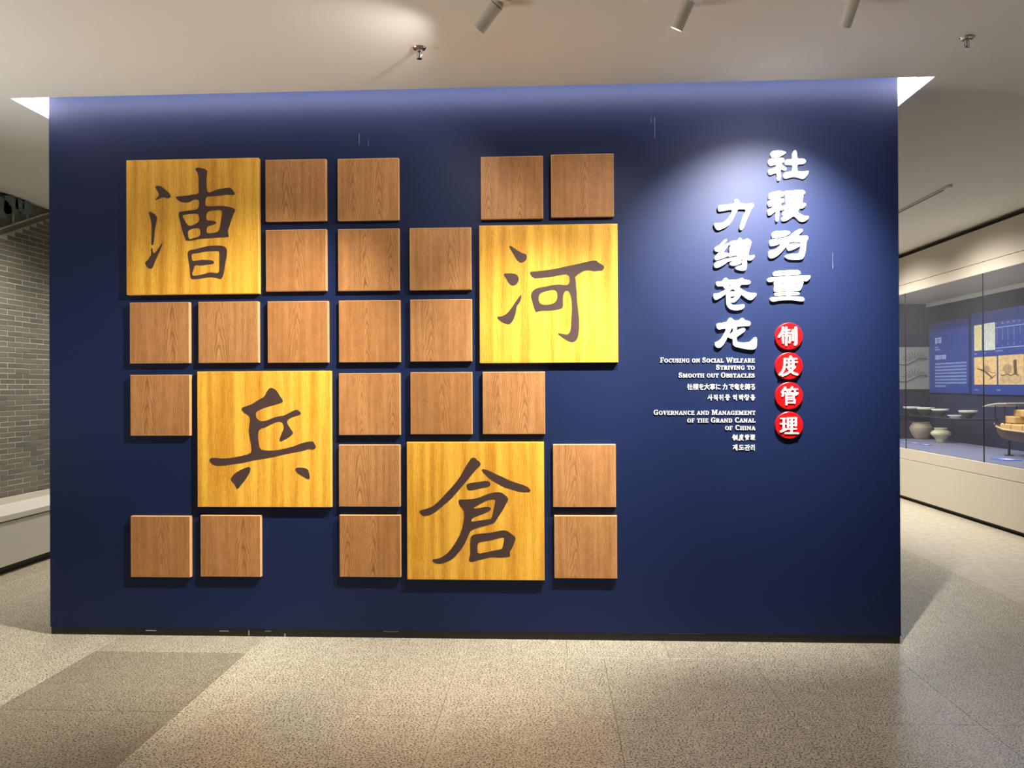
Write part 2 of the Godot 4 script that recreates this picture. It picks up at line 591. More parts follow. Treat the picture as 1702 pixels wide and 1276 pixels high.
# ---------------------------------------------------------------- floor, ceiling, outer walls
func make_shell() -> void:
	var z_front := 8.0
	var z_far := -18.0
	var x_l := -5.1
	var x_r := 6.2
	# floor: screed below, granite slabs on it
	var fl := struct("floor")
	slab("screed", fl, Vector3(x_l, -0.12, z_far), Vector3(x_r, -0.006, z_front), M.joint)
	var xs := [-5.05, -4.21, -3.41, -2.61, -1.727, -1.314, -0.514, 0.286, 1.086, 1.886, 2.686, 3.2, 4.0, 4.62]
	var zb := -4.359
	var gap := 0.0018
	var shapes := {}
	var rows := []
	for k in range(-2, 9): rows.append([zb - 0.8 * (k + 1), zb - 0.8 * k])
	for r in rows:
		for i in xs.size() - 1:
			var a: float = xs[i]
			var b: float = xs[i + 1]
			var m: Material = M.granite_beige
			if i == 3: m = M.granite_dark
			if i >= 11: m = M.granite_pale
			var z1: float = r[1]
			var z0: float = r[0]
			# the row cut by the partition: its front strip is laid in shorter pieces
			if absf(z1 - zb) < 0.01 and b > WALL_L and a < WALL_R: continue
			floor_slab(fl, a, b, z0, z1, gap, m, shapes)
	for x in [[-3.41, WALL_L, M.granite_beige], [WALL_R, 2.686, M.granite_beige]]:
		floor_slab(fl, x[0], x[1], zb - 0.8, zb, gap, x[2], shapes)
	var cuts := [WALL_L, -2.61, -1.727, -1.06, -0.48, 0.085, 0.65, 1.225, 1.80, WALL_R]
	for i in cuts.size() - 1:
		floor_slab(fl, cuts[i], cuts[i + 1], WALL_Z - 0.03, zb, gap, M.granite_mid if i == 1 else M.granite_beige, shapes)
		floor_slab(fl, cuts[i], cuts[i + 1], zb - 0.8, WALL_Z - 0.29, gap, M.granite_beige, shapes)
	var z_last: float = rows[0][1]
	slab("floor_field", fl, Vector3(x_l, -0.03, z_last), Vector3(x_r, 0.0, z_front), M.granite_beige)
	slab("floor_field", fl, Vector3(x_l, -0.03, z_far), Vector3(CASE_X, 0.0, rows[rows.size() - 1][0]), M.granite_pale)
	# ceiling with the rectangular slot round the partition
	var ce := struct("ceiling")
	var sl := WALL_L - GAP
	var sr := WALL_R + GAP
	var sf := WALL_Z + GAP
	var sb := WALL_Z - 0.30 - GAP
	slab("ceiling_board", ce, Vector3(x_l, CEIL, sf), Vector3(x_r, CEIL + 0.074, z_front), M.ceiling_white)
	slab("ceiling_board", ce, Vector3(x_l, CEIL, z_far), Vector3(x_r, CEIL + 0.074, sb), M.ceiling_white)
	slab("ceiling_board", ce, Vector3(x_l, CEIL, sb), Vector3(sl, CEIL + 0.074, sf), M.ceiling_white)
	slab("ceiling_board", ce, Vector3(sr, CEIL, sb), Vector3(x_r, CEIL + 0.074, sf), M.ceiling_white)
	slab("slot_cover", ce, Vector3(x_l, CEIL + 0.086, z_far), Vector3(x_r, CEIL + 0.2, z_front), M.ceiling_white)
	# far and near end walls
	var wb := struct("wall_back")
	slab("wall_surface", wb, Vector3(x_l, 0, z_far - 0.2), Vector3(x_r, CEIL + 0.2, z_far), M.cream_panel)
	slab("plinth", wb, Vector3(BRICK_X, 0.1, z_far), Vector3(CASE_X, 0.70, z_far + 0.06), M.white_paint)
	slab("recess", wb, Vector3(BRICK_X, 0.70, z_far), Vector3(CASE_X, 2.60, z_far + 0.03), M.case_navy)
	slab("fascia", wb, Vector3(BRICK_X, 2.60, z_far), Vector3(CASE_X, 3.19, z_far + 0.06), M.cream_panel)
	var wf := struct("wall_front")
	slab("wall_surface", wf, Vector3(x_l, 0, z_front), Vector3(x_r, CEIL + 0.2, z_front + 0.2), M.dark_wall)
	var wr := struct("wall_right")
	slab("wall_surface", wr, Vector3(x_r - 0.12, 0, z_far), Vector3(x_r, CEIL + 0.2, z_front), M.cream_panel)
	wr = struct("wall_right_rear")
	slab("wall_surface", wr, Vector3(CASE_X, 0, z_far), Vector3(x_r - 0.12, CEIL, -12.41), M.cream_panel)
	wr = struct("wall_right_front")
	slab("wall_surface", wr, Vector3(CASE_X, 0, -4.83), Vector3(x_r - 0.12, CEIL, z_front), M.cream_panel)

func floor_slab(fl: Node3D, a: float, b: float, z0: float, z1: float, gap: float, m: Material, shapes: Dictionary) -> void:
	var s := Vector3(b - a - gap, 0.02, z1 - z0 - gap)
	var key := [s.snapped(Vector3.ONE * 0.001), m]
	if not shapes.has(key): shapes[key] = box_mesh(s, m, 0.0006)
	put(shapes[key], "floor_tile", fl, Vector3((a + b) / 2, -0.01, (z0 + z1) / 2))

# ---------------------------------------------------------------- navy partition
func make_partition() -> void:
	var w := struct("wall_center")
	slab("wall_surface", w, Vector3(WALL_L, 0.046, WALL_Z - 0.28), Vector3(WALL_R, CEIL + 0.086, WALL_Z), M.navy_paint, 0.002)
	for c in [[597, 222, 598, 241, 1.2], [612, 233, 613, 243, 1.0], [1088, 195, 1089, 229, 1.4], [1082, 194, 1083, 205, 0.9], [1384, 420, 1385, 446, 0.9]]:
		var p := on_z(c[0], c[1], WALL_Z)
		var q := on_z(c[2], c[3], WALL_Z)
		var st := st_new()
		var o := PackedVector2Array()
		var n := 7
		var wd: float = c[4] * 0.0011
		for k in n: o.append(Vector2(p.x + wd * (0.3 + 0.7 * rng.randf()), lerpf(q.y, p.y, k / float(n - 1))))
		for k in n: o.append(Vector2(p.x - wd * (0.2 + 0.6 * rng.randf()), lerpf(p.y, q.y, k / float(n - 1))))
		extrude(st, o, [], WALL_Z - 0.0005, WALL_Z + 0.0006)
		put(done(st, M.pale_chip), "paint_chip", w)
	var b := struct("baseboard_center")
	slab("skirting", b, Vector3(WALL_L + 0.004, 0, WALL_Z - 0.275), Vector3(WALL_R - 0.004, 0.046, WALL_Z - 0.006), M.black_skirting_and_kick_shade)
	for c in [[413, 1051.5, 2, 9], [473, 1056, 2.2, 6], [250, 1048, 18, 1.2], [372, 1049, 16, 1.2], [445, 1049, 10, 1.2], [650, 1050, 26, 1.4], [1140, 1053, 60, 1.2]]:
		var p := on_z(c[0], c[1], WALL_Z)
		slab("scuff", b, Vector3(p.x - c[2] * 0.0018, p.y - c[3] * 0.0018, WALL_Z - 0.0065), Vector3(p.x + c[2] * 0.0018, minf(p.y + c[3] * 0.0018, 0.0455), WALL_Z - 0.0052), M.pale_chip)

# ---------------------------------------------------------------- light in the ceiling slot
func make_cove() -> void:
	var t := thing("cove_light", "bright light slot in the ceiling running round the top of the navy wall", "light", Vector3((WALL_L + WALL_R) / 2, CEIL + 0.086, WALL_Z - 0.15))
	var sl := WALL_L - GAP
	var sr := WALL_R + GAP
	var sf := WALL_Z + GAP
	var sb := WALL_Z - 0.30 - GAP
	var y0 := CEIL + 0.076
	var y1 := CEIL + 0.086
	var strips := [[sl, sr, WALL_Z + 0.004, sf], [sl, sr, sb, WALL_Z - 0.284], [sl, WALL_L - 0.004, WALL_Z - 0.284, WALL_Z + 0.004], [WALL_R + 0.004, sr, WALL_Z - 0.284, WALL_Z + 0.004]]
	for s in strips:
		slab("diffuser", t, Vector3(s[0], y0, s[2]), Vector3(s[1], y1, s[3]), M.cove_glow)
	# light strips on the outer sides of the slot, facing the wall
	var ym := CEIL + 0.042
	var sides := [[Vector3((sl + sr) / 2, ym, sf - 0.006), 0.0, sr - sl - 0.02, 1.5], [Vector3((sl + sr) / 2, ym, sb + 0.006), PI, sr - sl - 0.02, 1.0], [Vector3(sl + 0.006, ym, WALL_Z - 0.14), -PI / 2, 0.5, 0.5], [Vector3(sr - 0.006, ym, WALL_Z - 0.14), PI / 2, 0.5, 0.5]]
	for d in sides:
		var l := AreaLight3D.new()
		l.name = "strip_light"
		t.add_child(l, true)
		l.position = d[0] - t.position
		l.rotation.y = d[1]
		l.area_size = Vector2(d[2], 0.05)
		l.area_normalize_energy = true
		l.light_color = Color(1.0, 0.95, 0.93)
		l.light_energy = d[3]
		l.area_range = 10.0
		l.area_attenuation = 2.0
		l.shadow_enabled = true
		var m := put(box_mesh(Vector3(d[2], 0.05, 0.004), M.cove_glow), "strip", t, l.position + l.basis.z * 0.003)
		m.rotation.y = d[1]

# ---------------------------------------------------------------- wood on the wall
# a board with its face in face_mat and slightly eased edges in edge_mat, back at z = 0
func board(s: float, thick: float, face_mat: Material, edge_mat: Material, turned: bool) -> ArrayMesh:
	var h := s / 2
	var b := 0.0022
	var st := st_new()
	var i := h - b
	var u := [Vector2(0, 1), Vector2(1, 1), Vector2(1, 0), Vector2(0, 0)]
	if turned: u = [Vector2(1, 1), Vector2(0, 1), Vector2(0, 0), Vector2(1, 0)]
	quad_uv(st, [Vector3(-i, -i, thick), Vector3(i, -i, thick), Vector3(i, i, thick), Vector3(-i, i, thick)], u)
	var m := done(st, face_mat)
	st = st_new()
	var c := [Vector2(-1, -1), Vector2(1, -1), Vector2(1, 1), Vector2(-1, 1)]
	for k in 4:
		var p: Vector2 = c[k]
		var q: Vector2 = c[(k + 1) % 4]
		quad(st, Vector3(p.x * h, p.y * h, 0), Vector3(q.x * h, q.y * h, 0), Vector3(q.x * h, q.y * h, thick - b), Vector3(p.x * h, p.y * h, thick - b))
		quad(st, Vector3(p.x * h, p.y * h, thick - b), Vector3(q.x * h, q.y * h, thick - b), Vector3(q.x * i, q.y * i, thick), Vector3(p.x * i, p.y * i, thick))
	quad(st, Vector3(-h, -h, 0), Vector3(-h, h, 0), Vector3(h, h, 0), Vector3(h, -h, 0))
	return done(st, edge_mat, m)

const TILES := [[441, 265, 542, 367], [561, 263, 663, 366], [799, 259, 903, 364], [916, 255, 1020, 361], [441, 381, 543, 484], [561, 380, 664, 483], [681, 378, 783, 482], [214, 502, 316, 604], [329, 501, 430, 603], [444, 500, 546, 603], [563, 499, 665, 602], [682, 498, 784, 600], [215, 623, 317, 724], [563, 620, 665, 723], [683, 619, 784, 721], [803, 618, 905, 721], [563, 739, 665, 842], [920, 738, 1023, 843], [216, 857, 317, 960], [332, 856, 434, 959], [564, 856, 666, 959], [921, 856, 1026, 962]]

const TILE_PLACES := ["beside the upper half of the cao panel", "with bold arched grain, top row, second from the cao panel", "above the he panel, over its water dots", "above the he panel, over the end of its long bar", "beside the lower half of the cao panel", "with pointed-arch grain, middle of the row of three", "beside the upper half of the he panel", "below the cao panel, outer end of the row of five", "between the cao panel above and the bing panel below", "above the bing panel, third in the row of five", "fourth in the row of five, between he and bing panels", "beside the lower he panel, ending the row of five", "alone on the outer side of the bing panel", "beside the upper half of the bing panel, facing the title side", "above the cang panel, over its left eave", "between the he panel above and the cang panel below", "squeezed between the bing panel and the cang panel", "beside the cang panel, upper of the stacked two by the title", "outer one of the lowest pair, below the lone tile", "directly below the bing panel in the lowest row", "beside the lower half of the cang panel, on the bing side", "beside the cang panel, lower of the stacked two by the title"]

func make_wood_tiles() -> void:
	var thick := 0.03
	var look := [0, 3, 1, 5, 2, 7, 6, 4, 0, 2, 5, 6, 4, 1, 2, 3, 0, 6, 2, 4, 7, 6]
	var shapes := {}
	for k in TILES.size():
		var t: Array = TILES[k]
		var a := on_z(t[0], t[1], WALL_Z + thick)
		var b := on_z(t[2], t[3], WALL_Z + thick)
		var key: int = look[k] * 2 + (k % 2)
		if not shapes.has(key): shapes[key] = board(0.367, thick, M["oak_%d" % look[k]], M.tile_edge, k % 2 == 1)
		var o := put(shapes[key], "wood_tile", self, Vector3((a.x + b.x) / 2, (a.y + b.y) / 2, WALL_Z))
		tag(o, "small brown wood tile " + TILE_PLACES[k], "tile", "small wooden tiles on the navy wall")

func make_big_panels() -> void:
	var thick := 0.034
	var data := [
		[[208, 264, 432, 490], 200.0, 255.0, 0.18809, glyph_cao(), "large golden wood panel with character cao (漕), three dots beside a boxed stack"],
		[[797, 373, 1027, 604], 790.0, 365.0, 0.19592, glyph_he(), "large golden wood panel with character he (河), long hooked stroke round a small box"],
		[[327, 616, 551, 844], 320.0, 610.0, 0.18809, glyph_bing(), "large golden wood panel with character bing (兵), a long bar over two drops"],
		[[677, 734, 904, 965], 670.0, 728.0, 0.19201, glyph_cang(), "large golden wood panel with character cang (倉), a roof over two boxes"]]
	for k in data.size():
		var d: Array = data[k]
		var zf := WALL_Z + thick
		var a := on_z(d[0][0], d[0][1], zf)
		var b := on_z(d[0][2], d[0][3], zf)
		var mid := Vector3((a.x + b.x) / 2, (a.y + b.y) / 2, WALL_Z)
		var t := thing("character_panel", d[5], "panel", mid, "golden character panels on the navy wall")
		var brd := put(board(0.813, thick, M["gold_%d" % k], M.panel_edge, k % 2 == 1), "board", t)
		var ch := put(character(d[4], d[1], d[2], d[3], zf - 0.001, zf + 0.0025, mid, 1, M.ink), "character", brd)
		ch.set_meta("label", "dark brown brushed character")

func glyph_cao() -> Array:
	return [
		[[305, 290, 350, 283, 395, 318, 440, 360, 443, 390, 410, 397, 385, 385, 355, 392, 315, 413, 305, 408, 330, 385, 342, 365, 330, 335, 312, 305]],
		[[250, 518, 262, 512, 320, 548, 318, 600, 305, 660, 298, 730, 290, 810, 272, 808, 275, 740, 275, 680, 275, 610, 258, 550]],
		[[270, 838, 284, 836, 285, 870, 300, 885, 330, 845, 378, 775, 360, 830, 330, 900, 300, 965, 280, 1020, 245, 1015, 213, 965, 240, 945, 272, 895, 272, 865]],
		[[660, 140, 668, 125, 700, 124, 765, 142, 765, 180, 758, 240, 762, 300, 768, 345, 800, 340, 850, 318, 920, 305, 975, 300, 1000, 335, 1012, 350, 1005, 368, 950, 362, 880, 372, 800, 378, 765, 380, 752, 400, 748, 440, 757, 468, 830, 465, 900, 462, 960, 470, 1020, 492, 1000, 530, 985, 570, 962, 640, 945, 690, 960, 735, 940, 740, 860, 742, 760, 750, 690, 755, 650, 768, 575, 772, 570, 740, 548, 690, 540, 650, 525, 590, 512, 530, 520, 515, 590, 505, 640, 500, 685, 490, 695, 455, 695, 420, 680, 405, 640, 410, 615, 428, 570, 435, 525, 425, 500, 405, 485, 380, 540, 376, 600, 370, 640, 362, 680, 358, 692, 340, 690, 290, 692, 230, 685, 180, 675, 158],
			[540, 545, 600, 535, 675, 530, 692, 545, 697, 580, 690, 605, 650, 630, 615, 640, 590, 630, 560, 580],
			[605, 675, 650, 660, 695, 658, 705, 680, 708, 715, 690, 735, 650, 745, 610, 760, 600, 740, 594, 700],
			[765, 515, 800, 505, 850, 500, 890, 498, 900, 520, 893, 570, 883, 630, 870, 685, 840, 698, 790, 705, 763, 703, 760, 670, 768, 645, 800, 635, 840, 622, 850, 610, 835, 598, 790, 590, 765, 592, 755, 560]],
		[[605, 855, 650, 848, 720, 830, 780, 815, 860, 812, 905, 815, 942, 838, 940, 900, 928, 960, 915, 1050, 893, 1115, 855, 1100, 790, 1090, 730, 1102, 660, 1110, 620, 1108, 615, 1060, 612, 1000, 600, 940, 592, 880],
			[628, 885, 680, 880, 740, 868, 800, 862, 860, 860, 875, 870, 875, 940, 875, 1020, 868, 1055, 830, 1055, 790, 1048, 740, 1065, 690, 1075, 640, 1082, 632, 1060, 645, 1030, 650, 1000, 665, 985, 715, 990, 770, 982, 820, 975, 830, 960, 810, 943, 760, 940, 720, 938, 680, 945, 640, 952, 630, 930]]]

func glyph_he() -> Array:
	return [
		[[285, 225, 300, 220, 350, 255, 400, 285, 430, 290, 438, 315, 430, 345, 400, 362, 375, 360, 350, 335, 325, 290]],
		[[235, 455, 290, 455, 340, 457, 365, 480, 370, 510, 355, 545, 325, 558, 300, 553, 280, 530, 265, 500]],
		[[390, 630, 390, 665, 378, 700, 350, 735, 345, 780, 330, 835, 310, 870, 285, 888, 240, 875, 205, 852, 180, 822, 230, 820, 270, 795, 310, 745, 345, 690]],
		[[455, 440, 520, 437, 600, 428, 690, 415, 770, 395, 860, 378, 950, 355, 1025, 343, 1045, 365, 1085, 385, 1097, 405, 1078, 432, 1045, 432, 1010, 438, 975, 428, 930, 430, 890, 450, 855, 475, 845, 492, 853, 510, 855, 570, 862, 620, 862, 680, 870, 740, 878, 810, 882, 880, 878, 960, 865, 1015, 830, 1040, 790, 1030, 750, 1005, 700, 970, 705, 960, 745, 970, 780, 975, 800, 960, 812, 920, 815, 850, 820, 780, 820, 710, 812, 650, 795, 605, 770, 598, 750, 625, 743, 670, 745, 740, 730, 755, 660, 768, 600, 772, 550, 770, 515, 788, 500, 750, 485, 700, 470, 640, 485, 605, 520, 580, 580, 570, 650, 555, 710, 548, 760, 555, 790, 552, 802, 520, 798, 480, 780, 462, 740, 465, 690, 475, 640, 485, 560, 492, 490, 498],
			[545, 625, 600, 605, 650, 592, 685, 598, 697, 630, 695, 670, 675, 705, 630, 720, 580, 722, 550, 712, 535, 675]]]

func glyph_bing() -> Array:
	return [
		[[685, 180, 715, 188, 745, 210, 765, 245, 805, 305, 770, 318, 700, 338, 640, 355, 590, 375, 562, 395, 558, 430, 575, 465, 610, 480, 660, 470, 710, 448, 770, 432, 810, 428, 860, 400, 915, 373, 940, 385, 963, 410, 930, 425, 880, 440, 845, 458, 832, 490, 855, 530, 893, 582, 870, 605, 830, 630, 778, 657, 768, 640, 785, 590, 810, 540, 805, 505, 785, 478, 740, 482, 690, 505, 645, 530, 605, 540, 583, 560, 578, 620, 585, 680, 595, 725, 650, 738, 740, 735, 820, 718, 900, 698, 960, 672, 1020, 658, 1065, 655, 1080, 680, 1092, 712, 1065, 728, 1030, 718, 985, 735, 900, 750, 800, 770, 700, 795, 600, 810, 520, 825, 440, 845, 350, 855, 260, 870, 190, 865, 150, 830, 155, 805, 185, 800, 270, 808, 350, 800, 430, 785, 500, 768, 522, 745, 520, 690, 510, 640, 498, 570, 502, 520, 512, 460, 500, 425, 470, 410, 432, 375, 440, 355, 490, 340, 530, 325, 580, 290, 635, 262, 655, 215]],
		[[490, 880, 508, 885, 512, 910, 500, 940, 470, 990, 430, 1040, 400, 1077, 385, 1065, 375, 1030, 340, 1000, 342, 975, 370, 940, 430, 905]],
		[[905, 892, 940, 887, 990, 890, 1020, 905, 1030, 935, 1038, 988, 1015, 988, 970, 960, 920, 930]]]

func glyph_cang() -> Array:
	return [
		[[595, 168, 625, 170, 640, 190, 668, 208, 672, 235, 640, 260, 590, 320, 540, 380, 480, 450, 420, 520, 360, 570, 290, 630, 240, 660, 190, 672, 160, 660, 137, 627, 190, 615, 250, 595, 310, 545, 360, 490, 430, 415, 490, 340, 530, 265, 570, 200]],
		[[680, 275, 690, 265, 740, 280, 800, 310, 860, 335, 920, 365, 990, 390, 1050, 408, 1090, 430, 1108, 462, 1060, 465, 1000, 460, 940, 440, 870, 420, 800, 380, 740, 340, 700, 300]],
		[[548, 397, 600, 385, 660, 378, 720, 368, 745, 375, 760, 400, 735, 422, 680, 430, 620, 445, 570, 452, 552, 430]],
		[[478, 530, 530, 532, 590, 528, 650, 518, 720, 488, 790, 468, 850, 468, 890, 498, 915, 530, 890, 570, 865, 620, 830, 670, 790, 735, 740, 750, 660, 770, 590, 795, 570, 830, 550, 880, 520, 940, 480, 990, 430, 1045, 370, 1075, 310, 1090, 270, 1080, 245, 1050, 300, 1045, 350, 1022, 400, 980, 450, 910, 490, 840, 515, 770, 528, 700, 530, 640, 515, 610, 485, 580],
			[600, 605, 650, 578, 700, 550, 750, 530, 798, 528, 795, 570, 780, 630, 765, 700, 730, 703, 680, 710, 620, 720, 585, 722, 600, 690, 650, 670, 700, 652, 750, 628, 765, 608, 740, 592, 700, 595, 640, 610]],
		[[590, 840, 650, 828, 720, 822, 780, 815, 840, 800, 895, 798, 940, 830, 977, 862, 965, 900, 950, 940, 922, 985, 930, 1025, 890, 1030, 830, 1035, 760, 1028, 700, 1045, 640, 1058, 590, 1075, 565, 1058, 580, 1020, 580, 960, 580, 890],
			[645, 905, 700, 893, 770, 882, 830, 865, 872, 858, 875, 880, 865, 930, 858, 960, 800, 970, 720, 988, 645, 1002, 642, 960]]]

# ---------------------------------------------------------------- raised white title
func make_title() -> void:
	var k := 0.05487
	var data := [
		[1270.0, 240.0, "社", glyph_she(), "white raised character she (社), head of the title column above the red plaques"], [1270.0, 310.0, "稷", glyph_ji(), "white raised character ji (稷), second in the title column above the red plaques"], [1270.0, 375.0, "为", glyph_wei(), "white raised character wei (为), third in the title column above the red plaques"], [1270.0, 443.0, "重", glyph_zhong(), "white raised character zhong (重), directly above the topmost red plaque"],
		[1180.0, 325.0, "力", glyph_li(), "white raised character li (力), head of the title column above the English lines"], [1180.0, 390.0, "缚", glyph_fu(), "white raised character fu (缚), second in the title column above the English lines"], [1180.0, 456.0, "苍", glyph_cangsky(), "white raised character cang (苍), third in the title column above the English lines"], [1180.0, 522.0, "龙", glyph_long(), "white raised character long (龙), directly above the line Focusing on Social Welfare"]]
	for i in data.size():
		var d: Array = data[i]
		var zf := WALL_Z + 0.019
		var mid := on_z(d[0] + 42.0, d[1] + 34.0, zf)
		mid.z = WALL_Z
		var o := put(character(d[3], d[0], d[1], k, WALL_Z + 0.0002, zf, mid, 2, M.white_acrylic), "title_character", self, mid)
		tag(o, d[4], "character", "raised white title characters")

func glyph_she() -> Array:
	return [
		[[195, 285, 215, 235, 260, 200, 340, 190, 410, 180, 490, 182, 570, 200, 640, 220, 675, 242, 640, 275, 580, 315, 500, 355, 420, 372, 320, 380, 250, 385, 210, 345]],
		[[120, 520, 140, 465, 190, 435, 300, 425, 400, 408, 490, 400, 560, 405, 605, 430, 622, 465, 605, 510, 570, 545, 530, 570, 545, 615, 600, 650, 660, 690, 685, 740, 660, 785, 610, 785, 555, 755, 510, 745, 495, 780, 498, 850, 510, 930, 505, 1010, 490, 1070, 460, 1095, 415, 1085, 398, 1040, 400, 960, 395, 880, 370, 855, 300, 880, 240, 910, 190, 915, 150, 890, 112, 820, 135, 770, 180, 745, 250, 738, 310, 715, 360, 665, 380, 620, 350, 605, 280, 620, 220, 638, 165, 615, 130, 570]],
		[[940, 168, 975, 190, 995, 250, 1000, 330, 1005, 400, 1040, 430, 1110, 428, 1190, 428, 1245, 450, 1270, 495, 1255, 555, 1200, 585, 1100, 590, 1020, 600, 1000, 640, 1000, 720, 1010, 790, 1050, 820, 1130, 822, 1220, 815, 1300, 800, 1345, 800, 1355, 830, 1320, 910, 1270, 980, 1215, 1035, 1150, 1030, 1060, 1000, 960, 975, 860, 975, 780, 1000, 680, 1022, 620, 1020, 585, 980, 585, 910, 610, 855, 660, 835, 750, 825, 840, 808, 870, 780, 875, 700, 870, 630, 820, 608, 740, 615, 670, 615, 640, 580, 630, 520, 660, 470, 710, 450, 800, 450, 855, 435, 865, 390, 860, 320, 865, 250, 895, 195]]]

func glyph_ji() -> Array:
	return [
		[[130, 270, 160, 195, 240, 180, 340, 150, 420, 132, 510, 130, 570, 160, 612, 210, 600, 260, 545, 300, 470, 330, 460, 345, 530, 358, 600, 375, 615, 410, 590, 460, 500, 530, 540, 575, 575, 610, 590, 660, 580, 710, 500, 705, 465, 720, 458, 800, 450, 900, 440, 1000, 420, 1050, 390, 1060, 350, 1020, 345, 930, 350, 820, 358, 730, 330, 750, 280, 800, 220, 850, 160, 875, 120, 850, 105, 760, 110, 690, 180, 670, 250, 620, 290, 570, 220, 590, 155, 605, 120, 560, 105, 490, 130, 430, 200, 405, 290, 390, 350, 352, 280, 350, 200, 365, 140, 370]],
		[[615, 135, 700, 128, 850, 115, 1000, 108, 1120, 105, 1200, 108, 1248, 165, 1230, 205, 1190, 240, 1185, 320, 1170, 400, 1165, 470, 1100, 478, 1000, 480, 920, 482, 830, 490, 740, 500, 670, 500, 655, 430, 665, 380, 650, 280, 620, 200],
			[770, 250, 800, 218, 870, 210, 860, 244, 790, 266], [975, 228, 1010, 210, 1085, 222, 1040, 244, 985, 246], [770, 395, 800, 370, 860, 370, 830, 400, 780, 410], [972, 364, 1010, 344, 1080, 350, 1050, 376, 985, 380]],
		[[600, 580, 650, 545, 740, 525, 820, 520, 810, 560, 760, 630, 700, 685, 640, 690, 600, 660]],
		[[1005, 490, 1100, 488, 1200, 490, 1260, 500, 1275, 535, 1240, 600, 1190, 650, 1130, 650, 1080, 600, 1030, 550]],
		[[830, 530, 900, 505, 960, 505, 1000, 545, 1050, 595, 1090, 650, 1060, 700, 1015, 755, 1080, 810, 1160, 860, 1260, 890, 1340, 890, 1370, 920, 1330, 985, 1260, 1040, 1180, 1060, 1110, 1050, 1040, 1000, 970, 930, 900, 885, 830, 930, 740, 1000, 650, 1040, 570, 1040, 530, 1000, 545, 930, 600, 895, 680, 890, 760, 850, 810, 805, 740, 830, 660, 865, 590, 872, 560, 840, 570, 760, 600, 730, 690, 720, 760, 680, 810, 600],
			[888, 684, 908, 646, 950, 640, 934, 680, 905, 698]]]

func glyph_wei() -> Array:
	return [
		[[230, 240, 270, 190, 340, 165, 450, 160, 570, 148, 680, 150, 770, 165, 800, 200, 770, 245, 690, 300, 590, 325, 470, 345, 350, 365, 270, 372, 240, 330]],
		[[160, 480, 190, 425, 270, 410, 380, 400, 500, 380, 600, 360, 690, 335, 800, 300, 880, 220, 970, 140, 1060, 105, 1130, 88, 1190, 125, 1140, 195, 1070, 260, 1020, 305, 1120, 305, 1220, 295, 1300, 295, 1345, 340, 1335, 400, 1300, 450, 1280, 530, 1270, 640, 1255, 760, 1235, 860, 1205, 950, 1160, 1010, 1080, 1020, 960, 1022, 840, 1020, 740, 1005, 670, 965, 620, 920, 680, 885, 780, 860, 900, 855, 1020, 845, 1080, 810, 1110, 740, 1125, 620, 1130, 500, 1100, 495, 1020, 490, 920, 480, 830, 485, 760, 520, 710, 570, 660, 640, 580, 740, 490, 840, 390, 920, 290, 975, 210, 985, 150, 950, 125, 860, 140, 780, 190, 735, 280, 735, 370, 700, 450, 630, 510, 560, 530, 530, 450, 555, 350, 590, 240, 615, 180, 600]],
		[[705, 625, 745, 565, 830, 538, 930, 525, 1040, 538, 1105, 560, 1080, 610, 1000, 665, 890, 720, 800, 740, 720, 740, 690, 690]]]

func glyph_zhong() -> Array:
	return [
		[[270, 200, 310, 150, 390, 130, 520, 125, 700, 110, 860, 100, 980, 98, 1070, 115, 1115, 190, 1090, 235, 860, 240, 650, 256, 440, 272, 320, 278, 285, 250]],
		[[90, 390, 140, 340, 280, 318, 440, 308, 640, 294, 800, 282, 1000, 275, 1200, 265, 1380, 258, 1412, 290, 1385, 360, 1320, 430, 1240, 440, 1130, 408, 1000, 390, 800, 380, 640, 380, 440, 402, 310, 438, 230, 465, 150, 465, 110, 440]],
		[[295, 475, 330, 450, 440, 424, 640, 402, 800, 402, 1000, 412, 1120, 430, 1200, 455, 1180, 520, 1150, 620, 1110, 700, 1070, 732, 950, 740, 800, 734, 640, 736, 440, 752, 330, 762, 300, 700, 310, 590, 315, 540],
			[475, 534, 520, 504, 655, 490, 645, 518, 520, 534], [445, 660, 480, 638, 655, 622, 645, 646, 500, 662], [795, 490, 920, 495, 1000, 500, 1042, 512, 1034, 555, 1010, 578, 996, 545, 960, 518, 880, 510], [788, 634, 880, 622, 960, 614, 992, 618, 930, 638, 850, 642]],
		[[310, 820, 340, 790, 440, 778, 640, 764, 800, 762, 950, 770, 1060, 774, 1085, 810, 1060, 856, 950, 864, 800, 864, 640, 864, 440, 876, 340, 880]],
		[[180, 960, 220, 928, 330, 916, 500, 908, 700, 893, 900, 898, 1080, 908, 1180, 918, 1225, 970, 1210, 1040, 1110, 1045, 1000, 1030, 900, 1012, 700, 1008, 500, 1015, 400, 1035, 310, 1058, 240, 1050, 195, 1010]],
		[[668, 180, 796, 180, 796, 480, 790, 680, 790, 960, 680, 960, 676, 680, 668, 480]]]

func glyph_li() -> Array:
	return [[[750, 150, 775, 115, 815, 100, 855, 115, 880, 165, 905, 210, 940, 240, 1040, 245, 1150, 250, 1220, 245, 1290, 235, 1330, 260, 1340, 300, 1310, 350, 1250, 410, 1225, 470, 1190, 560, 1140, 660, 1100, 760, 1060, 860, 1030, 950, 990, 1015, 940, 1035, 905, 1010, 900, 950, 930, 850, 970, 720, 1020, 600, 1070, 490, 1095, 430, 1080, 405, 1000, 400, 900, 400, 860, 405, 830, 455, 780, 540, 730, 640, 680, 750, 610, 850, 520, 930, 420, 985, 330, 1020, 270, 1040, 210, 1020, 160, 960, 125, 860, 150, 830, 250, 832, 350, 825, 440, 790, 520, 720, 590, 630, 640, 545, 670, 460, 680, 415, 600, 425, 480, 445, 370, 465, 290, 475, 250, 430, 245, 365, 265, 305, 310, 285, 430, 280, 560, 262, 680, 245, 735, 230, 755, 190]]]

